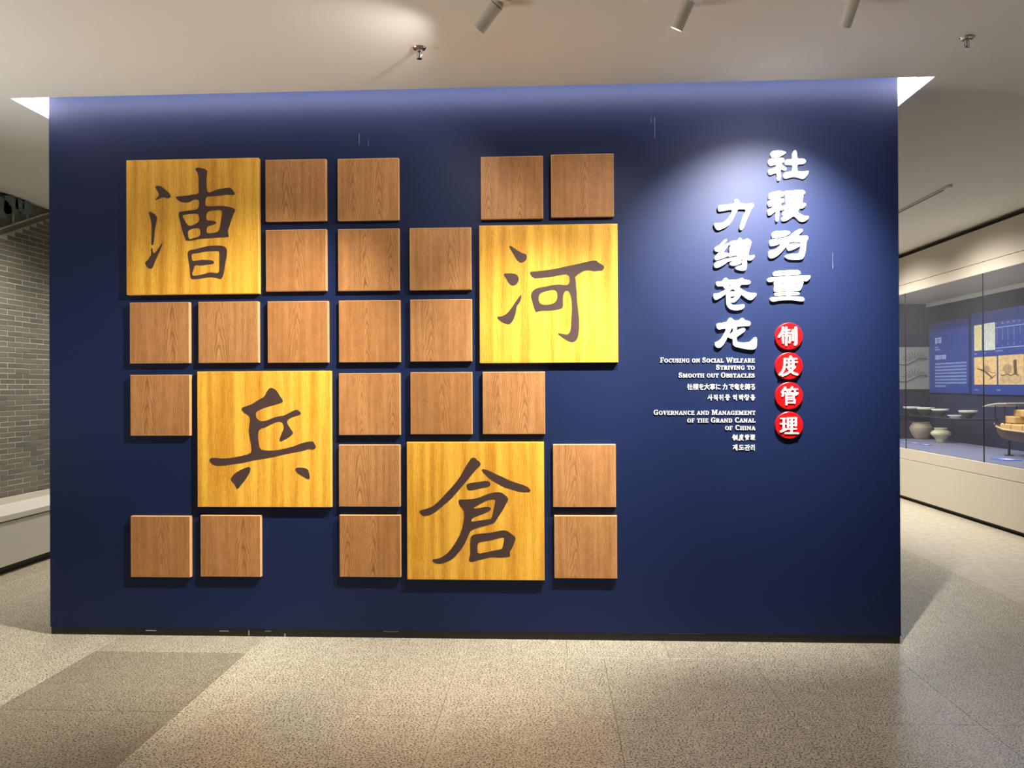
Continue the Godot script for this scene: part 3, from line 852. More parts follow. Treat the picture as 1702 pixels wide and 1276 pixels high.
func glyph_fu() -> Array:
	return [
		[[145, 445, 150, 390, 200, 350, 270, 325, 350, 250, 420, 170, 480, 130, 512, 135, 505, 180, 450, 260, 375, 345, 388, 368, 440, 320, 500, 265, 570, 250, 590, 275, 550, 350, 490, 420, 420, 510, 400, 545, 480, 545, 560, 550, 570, 580, 550, 630, 490, 670, 400, 705, 300, 740, 200, 765, 160, 755, 140, 690, 170, 640, 240, 570, 290, 510, 220, 510, 160, 490]],
		[[130, 930, 140, 850, 220, 805, 330, 775, 440, 735, 540, 710, 570, 760, 520, 840, 440, 895, 330, 960, 220, 1000, 160, 985]],
		[[530, 730, 640, 690, 800, 668, 930, 655, 1100, 640, 1200, 635, 1290, 620, 1360, 620, 1355, 660, 1310, 730, 1250, 775, 1190, 775, 1130, 750, 1000, 750, 860, 745, 720, 765, 620, 800, 560, 800]],
		[[600, 240, 640, 190, 740, 180, 860, 175, 860, 130, 900, 85, 940, 100, 965, 150, 1050, 155, 1090, 140, 1130, 100, 1180, 130, 1250, 190, 1265, 240, 1240, 270, 1240, 330, 1215, 380, 1190, 440, 1180, 520, 1170, 600, 1170, 645, 1050, 650, 900, 650, 840, 640, 830, 618, 740, 620, 640, 655, 570, 650, 570, 600, 610, 540, 600, 440, 590, 370, 640, 335, 600, 300],
			[735, 415, 770, 382, 850, 366, 835, 398, 770, 418], [945, 374, 1030, 360, 1110, 372, 1030, 388], [710, 525, 760, 496, 845, 488, 825, 516, 740, 532], [970, 492, 1030, 472, 1100, 476, 1092, 500, 1010, 508], [665, 322, 740, 298, 830, 282, 848, 296, 800, 314, 720, 324], [955, 280, 1050, 268, 1190, 272, 1200, 288, 1050, 292]],
		[[600, 870, 640, 820, 720, 785, 830, 768, 920, 770, 980, 800, 990, 830, 930, 870, 850, 905, 740, 930, 660, 930, 615, 905]],
		[[1010, 700, 1110, 700, 1120, 830, 1125, 930, 1110, 1020, 1080, 1075, 1000, 1085, 900, 1070, 820, 1050, 760, 1000, 800, 970, 880, 935, 960, 925, 1000, 890, 1000, 820]]]

func glyph_cangsky() -> Array:
	return [
		[[185, 270, 200, 225, 240, 210, 330, 210, 395, 195, 420, 140, 465, 95, 500, 98, 535, 130, 560, 165, 640, 165, 740, 160, 840, 150, 900, 130, 970, 92, 1010, 115, 1040, 155, 1120, 165, 1200, 180, 1240, 215, 1225, 265, 1190, 295, 1090, 300, 970, 292, 930, 330, 885, 385, 830, 340, 810, 300, 740, 285, 640, 295, 580, 310, 560, 370, 510, 425, 460, 430, 430, 390, 410, 345, 330, 350, 260, 358, 205, 325]],
		[[640, 310, 700, 290, 760, 310, 830, 330, 890, 385, 940, 430, 1020, 480, 1120, 530, 1240, 560, 1380, 562, 1425, 585, 1390, 650, 1330, 720, 1270, 770, 1200, 770, 1130, 735, 1060, 680, 980, 605, 920, 600, 860, 560, 800, 510, 755, 455, 700, 425, 640, 465, 590, 510, 490, 590, 400, 650, 300, 715, 220, 760, 170, 765, 130, 730, 110, 660, 110, 590, 150, 575, 250, 570, 340, 530, 430, 480, 510, 430, 570, 380]],
		[[490, 600, 560, 525, 640, 512, 740, 522, 830, 510, 900, 550, 960, 600, 920, 650, 870, 730, 820, 790, 760, 835, 690, 845, 640, 830, 620, 810, 620, 850, 660, 910, 740, 930, 850, 925, 960, 905, 1030, 900, 1062, 945, 1030, 1010, 960, 1060, 850, 1080, 740, 1078, 640, 1055, 570, 1005, 520, 930, 500, 840, 495, 720],
			[612, 714, 650, 670, 720, 650, 785, 650, 745, 694, 680, 720, 630, 727]]]

func glyph_long() -> Array:
	return [[[200, 350, 205, 300, 250, 270, 350, 270, 440, 240, 520, 235, 550, 180, 590, 110, 640, 105, 680, 140, 740, 190, 820, 190, 900, 180, 940, 130, 985, 105, 1020, 130, 1070, 190, 1140, 195, 1210, 215, 1240, 270, 1220, 330, 1180, 355, 1080, 355, 960, 362, 840, 365, 815, 380, 812, 440, 815, 490, 880, 470, 950, 430, 1010, 415, 1060, 430, 1080, 470, 1040, 530, 960, 590, 880, 645, 810, 690, 805, 760, 830, 840, 900, 855, 1020, 860, 1120, 855, 1210, 840, 1290, 770, 1360, 695, 1405, 690, 1425, 730, 1420, 860, 1420, 970, 1390, 1030, 1330, 1070, 1250, 1075, 1120, 1060, 980, 1030, 860, 1005, 770, 980, 710, 930, 692, 860, 700, 750, 640, 740, 580, 710, 545, 680, 510, 740, 470, 820, 410, 920, 350, 985, 290, 1020, 230, 1010, 170, 970, 150, 870, 180, 840, 260, 815, 340, 750, 400, 660, 450, 560, 490, 470, 480, 435, 420, 435, 330, 455, 270, 460, 225, 430],
		[580, 605, 610, 530, 650, 440, 685, 405, 705, 440, 705, 530, 660, 575]]]

# ---------------------------------------------------------------- red discs
# strokes in a square of 1300
const S_ZHI := [[85, 375, 290, 370, 380, 320, 500, 215, 650], [52, 350, 420, 640, 390], [60, 330, 520, 700, 500], [82, 505, 290, 510, 600, 500, 975], [75, 370, 620, 375, 885], [52, 370, 620, 640, 612], [80, 650, 610, 655, 820, 620, 870], [80, 765, 395, 770, 785], [100, 885, 300, 890, 900, 850, 950]]
const S_DU := [[85, 450, 340, 440, 520, 420, 700, 350, 850, 240, 950], [58, 430, 340, 920, 335], [95, 680, 260, 690, 340], [56, 480, 485, 930, 465], [72, 605, 400, 610, 600], [80, 775, 400, 780, 590], [48, 610, 590, 790, 585], [52, 520, 655, 850, 645], [82, 845, 655, 700, 800, 560, 900, 350, 990], [85, 570, 680, 660, 800, 780, 900, 940, 945]]
const S_GUAN := [[75, 470, 275, 410, 370, 330, 475], [56, 430, 380, 630, 362], [60, 530, 390, 550, 430], [75, 740, 265, 700, 340, 640, 415], [52, 700, 345, 950, 342], [60, 835, 375, 855, 420], [80, 400, 510, 355, 605], [56, 400, 495, 960, 495], [70, 960, 500, 890, 565], [60, 650, 420, 650, 480], [75, 510, 540, 510, 940], [52, 520, 565, 800, 562], [78, 800, 560, 800, 660], [46, 540, 665, 800, 660], [52, 540, 752, 830, 745], [80, 830, 750, 830, 875], [56, 540, 872, 840, 872]]
const S_LI := [[50, 280, 312, 480, 305], [50, 275, 520, 520, 522], [78, 290, 825, 500, 730], [85, 405, 320, 400, 750], [78, 570, 300, 570, 635], [58, 550, 300, 910, 295], [88, 885, 300, 880, 590], [48, 600, 440, 860, 440], [56, 600, 572, 870, 575], [88, 720, 310, 715, 880], [58, 560, 722, 900, 716], [62, 460, 892, 980, 892]]

func make_discs() -> void:
	var data := [[1311.5, 558.5, 1285.0, 532.0, S_ZHI, "round red plaque with white character zhi (制), topmost of four"], [1311.5, 608.0, 1285.0, 582.0, S_DU, "round red plaque with white character du (度), between zhi and guan"], [1311.8, 657.5, 1285.0, 632.0, S_GUAN, "round red plaque with white character guan (管), between du and li"], [1312.0, 706.5, 1285.0, 682.0, S_LI, "round red plaque with white character li (理), lowest of four"]]
	for d in data:
		var zf := WALL_Z + 0.02
		var mid := on_z(d[0], d[1], zf)
		mid.z = WALL_Z
		var t := thing("red_disc", d[5], "plaque", mid, "red character plaques in a column")
		var st := st_new()
		var r := 0.0785
		lathe(st, [Vector2(0, 0), Vector2(r, 0), Vector2(r, 0.018), Vector2(r - 0.003, 0.02), Vector2(0, 0.02)], 48, Vector3.ZERO, Vector3(0, 0, 1), false)
		var dc := put(done(st, M.red_acrylic), "disc", t)
		var size := on_z(d[2] + 55.0, d[3] + 55.0, zf) - on_z(d[2], d[3], zf)
		var at := on_z(d[2] + 27.5, d[3] + 27.5, zf)
		var o := put(stroked(d[4], Vector2(size.x, -size.y), 0.009, M.white_acrylic, 1300.0), "character", dc, Vector3(at.x - mid.x, at.y - mid.y, 0.0198))
		o.set_meta("label", "white raised character")

# ---------------------------------------------------------------- small raised lettering
const SMALL := {
	"社": [[9, 12, 22, 40, 22], [9, 40, 22, 8, 58], [9, 27, 45, 27, 95], [9, 30, 52, 42, 64], [9, 26, 5, 30, 14], [10, 72, 8, 72, 90], [10, 50, 40, 96, 40], [10, 46, 90, 98, 90]],
	"稷": [[8, 36, 8, 12, 14], [8, 6, 32, 42, 32], [8, 25, 12, 25, 95], [8, 24, 40, 6, 68], [8, 28, 42, 42, 60], [8, 52, 10, 52, 44], [8, 92, 10, 92, 44], [8, 52, 10, 92, 10], [7, 52, 27, 92, 27], [8, 52, 44, 92, 44], [7, 72, 10, 72, 44], [8, 62, 50, 52, 62], [8, 80, 50, 94, 60], [8, 66, 56, 50, 78], [8, 62, 64, 88, 64, 70, 84, 48, 95], [8, 64, 72, 96, 94]],
	"を": [[10, 14, 24, 82, 20], [10, 48, 6, 34, 40, 14, 60], [10, 30, 46, 50, 40, 58, 52, 58, 66], [10, 88, 40, 52, 58, 34, 76, 42, 90, 84, 92]],
	"大": [[11, 8, 34, 94, 34], [11, 50, 6, 48, 40, 34, 70, 8, 94], [11, 52, 38, 66, 70, 94, 94]],
	"事": [[9, 8, 16, 94, 16], [9, 24, 28, 78, 28, 78, 44, 24, 44, 24, 28], [9, 18, 58, 82, 58, 82, 78, 18, 78], [9, 4, 68, 96, 68], [10, 51, 5, 51, 90, 38, 94]],
	"に": [[11, 20, 10, 14, 50, 20, 92], [11, 46, 26, 86, 24], [11, 46, 62, 50, 82, 90, 84]],
	"力": [[11, 8, 32, 86, 32, 82, 86, 62, 90], [11, 46, 6, 42, 50, 12, 94]],
	"で": [[11, 8, 20, 86, 16], [11, 84, 18, 50, 32, 40, 60, 56, 84, 78, 90], [9, 72, 42, 80, 54], [9, 86, 36, 94, 48]],
	"竜": [[9, 50, 4, 50, 18], [9, 16, 18, 84, 18], [9, 34, 22, 38, 34], [9, 68, 22, 62, 34], [9, 6, 36, 94, 36], [9, 20, 46, 80, 46, 80, 76, 20, 76, 20, 46], [8, 20, 61, 80, 61], [10, 50, 40, 50, 92, 94, 92, 94, 80]],
	"縛": [[8, 30, 4, 12, 26, 32, 32], [8, 40, 18, 10, 50, 40, 48], [8, 25, 50, 25, 94], [7, 12, 64, 6, 84], [7, 36, 62, 44, 80], [8, 48, 14, 96, 14], [8, 54, 24, 92, 24, 92, 54, 54, 54, 54, 24], [7, 54, 39, 92, 39], [8, 73, 5, 73, 60], [8, 46, 66, 98, 66], [9, 84, 58, 84, 92, 72, 94], [8, 56, 74, 64, 86]],
	"る": [[11, 18, 12, 76, 12, 20, 54, 52, 42, 82, 58, 76, 84, 46, 94, 32, 82, 44, 72, 58, 84]],
	"사": [[12, 34, 16, 28, 44, 6, 70], [12, 30, 40, 54, 62], [13, 76, 6, 76, 94], [12, 78, 46, 96, 50]],
	"직": [[11, 12, 16, 52, 16, 36, 34, 10, 52], [11, 34, 34, 56, 52], [12, 80, 6, 80, 58], [12, 24, 70, 80, 70, 80, 96]],
	"위": [[11, 34, 12, 16, 24, 34, 40, 50, 26, 34, 12], [11, 6, 60, 60, 54], [11, 36, 60, 34, 86], [12, 82, 6, 82, 96]],
	"중": [[11, 22, 10, 78, 10], [11, 52, 12, 20, 36], [11, 54, 18, 82, 36], [11, 6, 50, 94, 46], [11, 50, 50, 50, 62], [11, 50, 64, 30, 80, 50, 96, 72, 80, 50, 64]],
	"역": [[11, 32, 12, 14, 32, 32, 50, 50, 32, 32, 12], [11, 54, 22, 76, 20], [11, 54, 42, 76, 40], [12, 80, 6, 80, 58], [12, 24, 70, 80, 70, 80, 96]],
	"박": [[11, 14, 10, 14, 50, 50, 50], [11, 50, 10, 50, 50], [11, 14, 30, 50, 30], [12, 76, 6, 76, 60], [11, 78, 34, 96, 36], [12, 22, 72, 76, 70, 76, 96]],
	"창": [[11, 30, 6, 46, 10], [11, 10, 22, 56, 20], [11, 34, 24, 8, 56], [11, 36, 36, 56, 54], [12, 76, 6, 76, 60], [11, 78, 34, 96, 36], [11, 52, 64, 32, 80, 52, 96, 74, 80, 52, 64]],
	"용": [[11, 50, 6, 28, 20, 50, 36, 72, 20, 50, 6], [11, 36, 38, 36, 50], [11, 64, 38, 64, 50], [11, 6, 54, 94, 52], [11, 50, 62, 28, 78, 50, 96, 74, 78, 50, 62]],
	"제": [[11, 10, 18, 48, 18, 32, 44, 8, 72], [11, 32, 42, 50, 66], [10, 50, 46, 62, 44], [11, 66, 8, 66, 86], [12, 86, 4, 86, 96]],
	"도": [[12, 80, 14, 24, 14, 24, 46, 82, 46], [12, 52, 48, 52, 74], [13, 4, 80, 96, 78]],
	"관": [[11, 12, 14, 54, 14, 50, 34], [11, 34, 36, 34, 54], [11, 6, 58, 62, 52], [12, 78, 6, 78, 66], [11, 80, 36, 98, 36], [12, 26, 68, 26, 92, 84, 90]],
	"리": [[12, 12, 14, 54, 14, 54, 42, 14, 42, 14, 78, 58, 74], [13, 84, 6, 84, 96]]}

func small_caps(words: String, x0: float, x1: float, base: float, label: String) -> void:
	var font := SystemFont.new()
	font.font_names = PackedStringArray(["Droid Serif"])
	font.font_weight = 700
	var zf := WALL_Z + 0.006
	var a := on_z(x0, base, zf)
	var b := on_z(x1, base, zf)
	var big := 0.0292
	# widths first
	var items := []
	var at := 0.0
	for i in words.length():
		var ch := words[i]
		var first := ch != " " and (ch == ch.to_upper())
		var k := 1.0 if first else 0.8
		if ch == " ":
			at += 0.30
			continue
		var adv := font.get_string_size(ch.to_upper(), HORIZONTAL_ALIGNMENT_LEFT, -1, 100).x / 100.0 * k
		items.append([ch.to_upper(), at, k])
		at += adv + 0.015
	var unit := (b.x - a.x) / at
	var t := thing("lettering", label, "lettering", Vector3((a.x + b.x) / 2, (a.y + b.y) / 2, WALL_Z), "small raised white text lines")
	for it in items:
		var tm := TextMesh.new()
		tm.text = it[0]
		tm.font = font
		tm.font_size = 48
		tm.pixel_size = 0.01
		tm.depth = 0.1
		tm.curve_step = 2.0
		tm.horizontal_alignment = HORIZONTAL_ALIGNMENT_LEFT
		tm.vertical_alignment = VERTICAL_ALIGNMENT_BOTTOM
		tm.material = M.white_acrylic
		var bb := tm.get_aabb()
		var o := put(tm, "letter", t)
		# 48 px font at 0.01: one em is 0.48
		var sx: float = unit / 0.48 * it[2]
		var sy: float = big * it[2] / 0.345
		o.scale = Vector3(sx, sy, 0.06)
		var slope: float = (b.y - a.y) * (it[1] / at - 0.5)
		o.position = Vector3(-(b.x - a.x) / 2 + it[1] * unit, -bb.position.y * sy + slope, 0.003)
		if it[0] in ["O", "G", "C", "S", "U"]: o.position.y -= 0.0

func brushed_line(chars: Array, x0: float, k: float, y_top: float, y_bot: float, label: String) -> void:
	var zf := WALL_Z + 0.006
	var first: Array = chars[0]
	var last: Array = chars[chars.size() - 1]
	var mid := on_z(x0 + (first[1] + last[2]) * 0.5 * k, (y_top + y_bot) / 2, zf)
	mid.z = WALL_Z
	var t := thing("lettering", label, "lettering", mid, "small raised white text lines")
	for c in chars:
		var p := on_z(x0 + c[1] * k, y_top, zf)
		var q := on_z(x0 + c[2] * k, y_bot, zf)
		var size := Vector2(q.x - p.x, p.y - q.y)
		var m: ArrayMesh
		if c[0] in ["制", "度", "管", "理"]:
			var s: Array = {"制": S_ZHI, "度": S_DU, "管": S_GUAN, "理": S_LI}[c[0]]
			m = stroked(s, size * 1.62, 0.006, M.white_acrylic, 1300.0)
		else:
			m = stroked(SMALL[c[0]], size, 0.006, M.white_acrylic)
		put(m, "character", t, Vector3((p.x + q.x) / 2 - mid.x, (p.y + q.y) / 2 - mid.y, 0.0002))

func make_small_text() -> void:
	small_caps("Focusing on Social Welfare", 1097, 1255, 602.3, "white small-caps line reading Focusing on Social Welfare on the navy wall")
	small_caps("Striving to", 1190, 1255, 614.2, "white small-caps line reading Striving to on the navy wall")
	small_caps("Smooth out Obstacles", 1128, 1255, 627.3, "white small-caps line reading Smooth out Obstacles on the navy wall")
	small_caps("Governance and Management", 1086, 1256, 689.2, "white small-caps line reading Governance and Management on the navy wall")
	small_caps("of the Grand Canal", 1142, 1256, 702.0, "white small-caps line reading of the Grand Canal on the navy wall")
	small_caps("of China", 1205, 1256, 714.6, "white small-caps line reading of China on the navy wall")
	brushed_line([["社", 88, 212], ["稷", 216, 342], ["を", 348, 456], ["大", 460, 584], ["事", 586, 708], ["に", 714, 826], ["力", 865, 978], ["で", 998, 1112], ["竜", 1114, 1230], ["を", 1234, 1338], ["縛", 1344, 1470], ["る", 1474, 1584]], 1135.0, 0.07638, 637.4, 647.8, "white raised Japanese line of twelve characters under the upper English lines")
	brushed_line([["사", 540, 642], ["직", 664, 768], ["위", 784, 892], ["중", 914, 1030], ["역", 1080, 1188], ["박", 1214, 1326], ["창", 1330, 1454], ["용", 1464, 1582]], 1135.0, 0.07638, 655.2, 665.4, "white raised Korean line of eight syllables under the long Japanese line")
	brushed_line([["制", 240, 540], ["度", 550, 840], ["管", 855, 1125], ["理", 1145, 1428]], 1210.0, 0.03231, 722.0, 732.6, "white raised line of four characters 制度管理 under the lower English lines")
	brushed_line([["제", 245, 505], ["도", 545, 838], ["관", 845, 1138], ["리", 1158, 1398]], 1210.0, 0.03231, 738.4, 748.8, "white raised Korean line of four syllables, lowest of the small text")

# ---------------------------------------------------------------- left aisle: brick wall and bench
func make_left_side() -> void:
	var w := struct("wall_left")
	slab("backing", w, Vector3(-5.1, 0, -18.0), Vector3(BRICK_X - 0.0025, CEIL + 0.2, 8.0), M.mortar)
	var pitch := 0.0478
	var mats := [M.brick_a, M.brick_b, M.brick_c]
	var shapes := []
	for m in mats: shapes.append(box_mesh(Vector3(0.03, pitch - 0.006, 0.193), m, 0.002))
	var rest := [st_new(), st_new(), st_new()]
	var brick_r := RandomNumberGenerator.new()
	brick_r.seed = 9
	var row := 0
	var y := 0.49
	while y < CEIL - 0.02:
		var off := 0.1 if row % 2 == 1 else 0.0
		# above the sloping coping the bricks stop
		for i in range(-12, 13):
			var z := -6.98 + off + i * 0.2
			var top := gable(z) - 0.03
			if y + pitch > top: continue
			var jit := Vector3(brick_r.randf_range(-0.002, 0.002), brick_r.randf_range(-0.0012, 0.0012), brick_r.randf_range(-0.002, 0.002))
			var at := Vector3(BRICK_X - 0.015, y + pitch / 2, z) + jit
			var kind := brick_r.randi() % 3
			if z > -7.56 and z < -6.56: put(shapes[kind], "brick", w, at)
			else: box(rest[kind], at, Vector3(0.03, pitch - 0.006, 0.193))
		y += pitch
		row += 1
	for k in 3:
		var o := put(done(rest[k], mats[k]), "brickwork", w)
		o.set_meta("kind", "stuff")
	var gb := thing("gable_relief", "carved gable relief with sloping coping and scalloped blue-grey roof tiles above the bricks", "relief", Vector3(BRICK_X, 2.5, -6.7))
	var g0 := gb.position
	# carved gable above: sloping coping, rendered field, pilaster strips, hanging roof tiles
	var st := st_new()
	var a := Vector2(-4.44, gable(-4.44))
	var b := Vector2(-7.45, gable(-7.45))
	var c := Vector2(-9.55, gable(-9.55))
	strip_on_wall(st, a, b, 0.022, 0.045)
	strip_on_wall(st, c, b, 0.022, 0.045)
	put(done(st, M.brick_c), "coping", gb, -g0)
	st = st_new()
	strip_on_wall(st, a + Vector2(0, 0.034), b + Vector2(0, 0.034), 0.007, 0.052)
	strip_on_wall(st, c + Vector2(0, 0.034), b + Vector2(0, 0.034), 0.007, 0.052)
	put(done(st, M.mortar), "coping_edge", gb, -g0)
	st = st_new()
	extrude(st, PackedVector2Array([Vector2(4.44, a.y), Vector2(7.45, b.y), Vector2(9.55, c.y), Vector2(9.55, CEIL - 0.001), Vector2(4.44, CEIL - 0.001)]), [], 0.0025, 0.006)
	var rf := put(done(st, M.render_grey), "rendered_field", gb, Vector3(BRICK_X, 0, 0) - g0)
	rf.rotation.y = PI / 2
	for k in range(-12, 4):
		var pz := on_x(19.0, 365.0, BRICK_X).z - 0.19 * k
		if gable(pz) > CEIL - 0.14: continue
		slab("pilaster", gb, Vector3(BRICK_X + 0.0025, gable(pz) + 0.03, pz - 0.012), Vector3(BRICK_X + 0.02, CEIL - 0.06, pz + 0.012), M.mortar, 0.003)
	for pz in [-4.46, -9.52]:
		slab("end_pier", gb, Vector3(BRICK_X + 0.0025, 0.49, pz - 0.06), Vector3(BRICK_X + 0.03, CEIL - 0.001, pz + 0.06), M.brick_c, 0.004)
	for d in [[-8.0, 349.0, 15.0, 22.0], [9.0, 337.0, 14.0, 18.0], [23.0, 343.0, 9.0, 14.0], [36.0, 342.0, 10.0, 12.0], [3.0, 350.0, 8.0, 8.0]]:
		var p := on_x(d[0], d[1], BRICK_X)
		var s: float = d[2] / 1303.0 * 7.2 * 1.2
		st = st_new()
		var o := PackedVector2Array()
		for q in 17:
			var t := PI + PI * q / 16.0
			o.append(Vector2(cos(t) * s, sin(t) * s * 0.7))
		o.append(Vector2(s * 0.9, s * 0.9)); o.append(Vector2(0, s * 1.15)); o.append(Vector2(-s * 0.9, s * 0.9))
		extrude(st, o, [], 0.0, 0.05)
		var m := put(done(st, M.slate_tile), "drip_tile", gb)
		m.position = Vector3(BRICK_X + 0.006, minf(p.y, CEIL - s * 1.2), p.z) - g0
		m.rotation.y = PI / 2
	var bench := thing("bench", "long low white bench plinth under the grey brick wall", "bench", Vector3(-4.6, 0, -8.0))
	slab("top_slab", bench, Vector3(BRICK_X + 0.004, 0.434, -13.0), Vector3(-4.39, 0.482, -3.6), M.white_paint, 0.003)
	slab("carcass", bench, Vector3(BRICK_X + 0.004, 0.42, -13.0), Vector3(-4.55, 0.434, -3.6), M.white_paint)
	slab("front_panel", bench, Vector3(BRICK_X + 0.004, 0.07, -13.0), Vector3(-4.4, 0.422, -3.6), M.white_paint, 0.002)
	slab("kick_shade", bench, Vector3(BRICK_X + 0.004, 0.0, -13.0), Vector3(-4.46, 0.07, -3.6), M.black_skirting_and_kick_shade)  # black colour stands in for the shade in the gap under the bench
	var bl := struct("baseboard_left")
	slab("upstand", bl, Vector3(BRICK_X + 0.004, 0.482, -13.0), Vector3(BRICK_X + 0.03, 0.535, -3.6), M.cream_panel, 0.002)

# height of the sloping coping at depth z
func gable(z: float) -> float:
	return 2.885 + (-6.684 - maxf(z, -14.9 - z)) * 0.43

# strip lying on the brick wall between two (z, y) points
func strip_on_wall(st: SurfaceTool, a: Vector2, b: Vector2, half: float, proud: float) -> void:
	var n := (b - a).orthogonal().normalized() * half
	var c := [a + n, b + n, b - n, a - n]
	var f := []
	var g := []
	for p in c:
		f.append(Vector3(BRICK_X + proud - 0.02, p.y, p.x))
		g.append(Vector3(BRICK_X + 0.0025, p.y, p.x))
	var nn: Vector3 = (f[1] - f[0]).cross(f[2] - f[0])
	if nn.x < 0:
		f.reverse(); g.reverse()
	quad(st, f[0], f[1], f[2], f[3])
	for k in 4: quad(st, g[k], g[(k + 1) % 4], f[(k + 1) % 4], f[k])

# ---------------------------------------------------------------- display case on the right
func make_display_case() -> void:
	var z0 := -12.30
	var z1 := -4.94
	var back := 5.80
	var t := thing("display_plinth", "long white plinth of the glass display case along the aisle", "plinth", Vector3(5.2, 0, -8.6))
	slab("kick_shade", t, Vector3(CASE_X + 0.05, 0, z0), Vector3(back - 0.003, 0.045, z1 - 0.003), M.black_skirting_and_kick_shade)  # shade of the recess below the plinth, put in as black colour
	slab("plinth_panel", t, Vector3(CASE_X, 0.045, z0), Vector3(back - 0.003, 0.528, z1 - 0.003), M.cream_panel, 0.002)
	slab("plinth_core", t, Vector3(CASE_X + 0.06, 0.528, z0), Vector3(back - 0.003, 0.534, z1 - 0.003), M.cream_panel)
	slab("plinth_cap", t, Vector3(CASE_X, 0.534, z0), Vector3(back - 0.003, 0.668, z1 - 0.003), M.cream_panel, 0.002)
	slab("case_floor", t, Vector3(CASE_X + 0.024, 0.668, z0), Vector3(back - 0.003, 0.674, z1 - 0.003), M.case_floor)
	var f := struct("trim_1")
	slab("fascia_lower", f, Vector3(CASE_X, 2.685, z0), Vector3(CASE_X + 0.03, 2.803, z1), M.cream_panel, 0.002)
	slab("fascia_upper", f, Vector3(CASE_X, 2.808, z0), Vector3(CASE_X + 0.03, 3.168, z1), M.cream_panel, 0.002)
	slab("fascia_backing", f, Vector3(CASE_X + 0.03, 2.69, z0), Vector3(CASE_X + 0.05, 3.165, z1), M.cream_panel)
	f = struct("trim_2")
	slab("case_ceiling", f, Vector3(CASE_X + 0.05, 2.735, z0), Vector3(back, 2.76, z1), M.case_ceiling)
	slab("valance", f, Vector3(back - 0.06, 2.68, z0), Vector3(back - 0.03, 2.735, z1), M.white_paint)
	f = struct("wall_case_back")
	slab("back_panel", f, Vector3(back, 0, z0), Vector3(back + 0.05, CEIL, z1), M.case_navy)
	f = struct("wall_case_end")
	slab("end_panel", f, Vector3(CASE_X, 0, z0 - 0.1), Vector3(back + 0.05, CEIL, z0), M.case_navy)
	f = struct("wall_case_start")
	slab("end_panel", f, Vector3(CASE_X, 0, z1), Vector3(back + 0.05, CEIL, z1 + 0.1), M.cream_panel)
	t = thing("case_glazing", "row of tall clear glass panes with dark joints closing the display case", "glass front", Vector3(CASE_X + 0.012, 0.668, -8.6))
	var joints := [-12.30, -10.46, -8.62, -6.78, -4.94]
	for i in 4:
		slab("glass_pane", t, Vector3(CASE_X + 0.012, 0.6685, joints[i] + 0.004), Vector3(CASE_X + 0.012, 2.69, joints[i + 1] - 0.004), M.glass)
		if i > 0: slab("glass_seal", t, Vector3(CASE_X + 0.008, 0.6685, joints[i] - 0.005), Vector3(CASE_X + 0.016, 2.69, joints[i] + 0.005), M.seal)
	# lamp strip inside the case, behind the fascia
	t = thing("case_lamp", "slim light strip under the ceiling of the display case", "light", Vector3(CASE_X + 0.12, 2.735, -8.6))
	slab("diffuser", t, Vector3(CASE_X + 0.10, 2.725, z0 + 0.1), Vector3(CASE_X + 0.14, 2.735, z1 - 0.1), M.cove_glow)
	var l := AreaLight3D.new()
	l.name = "case_light"
	t.add_child(l, true)
	l.position = Vector3(CASE_X + 0.12, 2.722, (z0 + z1) / 2) - t.position
	l.rotation_degrees = Vector3(-90, 0, 0)
	l.area_size = Vector2(0.04, z1 - z0 - 0.2)
	l.area_normalize_energy = true
	l.light_color = Color(0.86, 0.9, 1.0)
	l.light_energy = 6.0
	l.area_range = 10.0
	l.area_attenuation = 2.0
	l.shadow_enabled = true
	case_contents(back)

func text_block(img: Image, x: int, y: int, w: int, rows: int, pitch: int, h: int, ink: Color, r: RandomNumberGenerator) -> void:
	for k in rows:
		var u := x
		var stop := x + w if k < rows - 1 else x + int(w * 0.35)
		while u < stop:
			var cw := h
			for s in 3: img.fill_rect(Rect2i(u, y + k * pitch + s * (h / 3), cw - 1, maxi(1, h / 6)), ink)
			img.fill_rect(Rect2i(u + r.randi_range(0, cw - 2), y + k * pitch, maxi(1, h / 6), h), ink)
			img.fill_rect(Rect2i(u + cw / 2, y + k * pitch, maxi(1, h / 7), h), ink)
			u += cw + 1

func print_mat(called: String, img: Image) -> StandardMaterial3D:
	var m := mat(called, Color.WHITE, 0.45)
	m.albedo_texture = texture(img)
	return m

# a flat board facing -x at plane wx between z0 (far) and z1 (near); face printed
func wall_board(called: String, label: String, category: String, wx: float, y0: float, y1: float, z0: float, z1: float, thick: float, face: Material, side: Material, group := "") -> Node3D:
	var at := Vector3(wx + thick, (y0 + y1) / 2, (z0 + z1) / 2)
	var t := thing(called, label, category, at, group)
	var hy := (y1 - y0) / 2
	var hz := (z1 - z0) / 2
	var st := st_new()
	quad_uv(st, [Vector3(-thick, -hy, -hz), Vector3(-thick, -hy, hz), Vector3(-thick, hy, hz), Vector3(-thick, hy, -hz)], [Vector2(0, 1), Vector2(1, 1), Vector2(1, 0), Vector2(0, 0)])
	put(done(st, face), "printed_face", t)
	put(box_mesh(Vector3(thick - 0.0015, hy * 2, hz * 2), side), "board", t, Vector3(-thick / 2 + 0.00075, 0, 0))
	return t

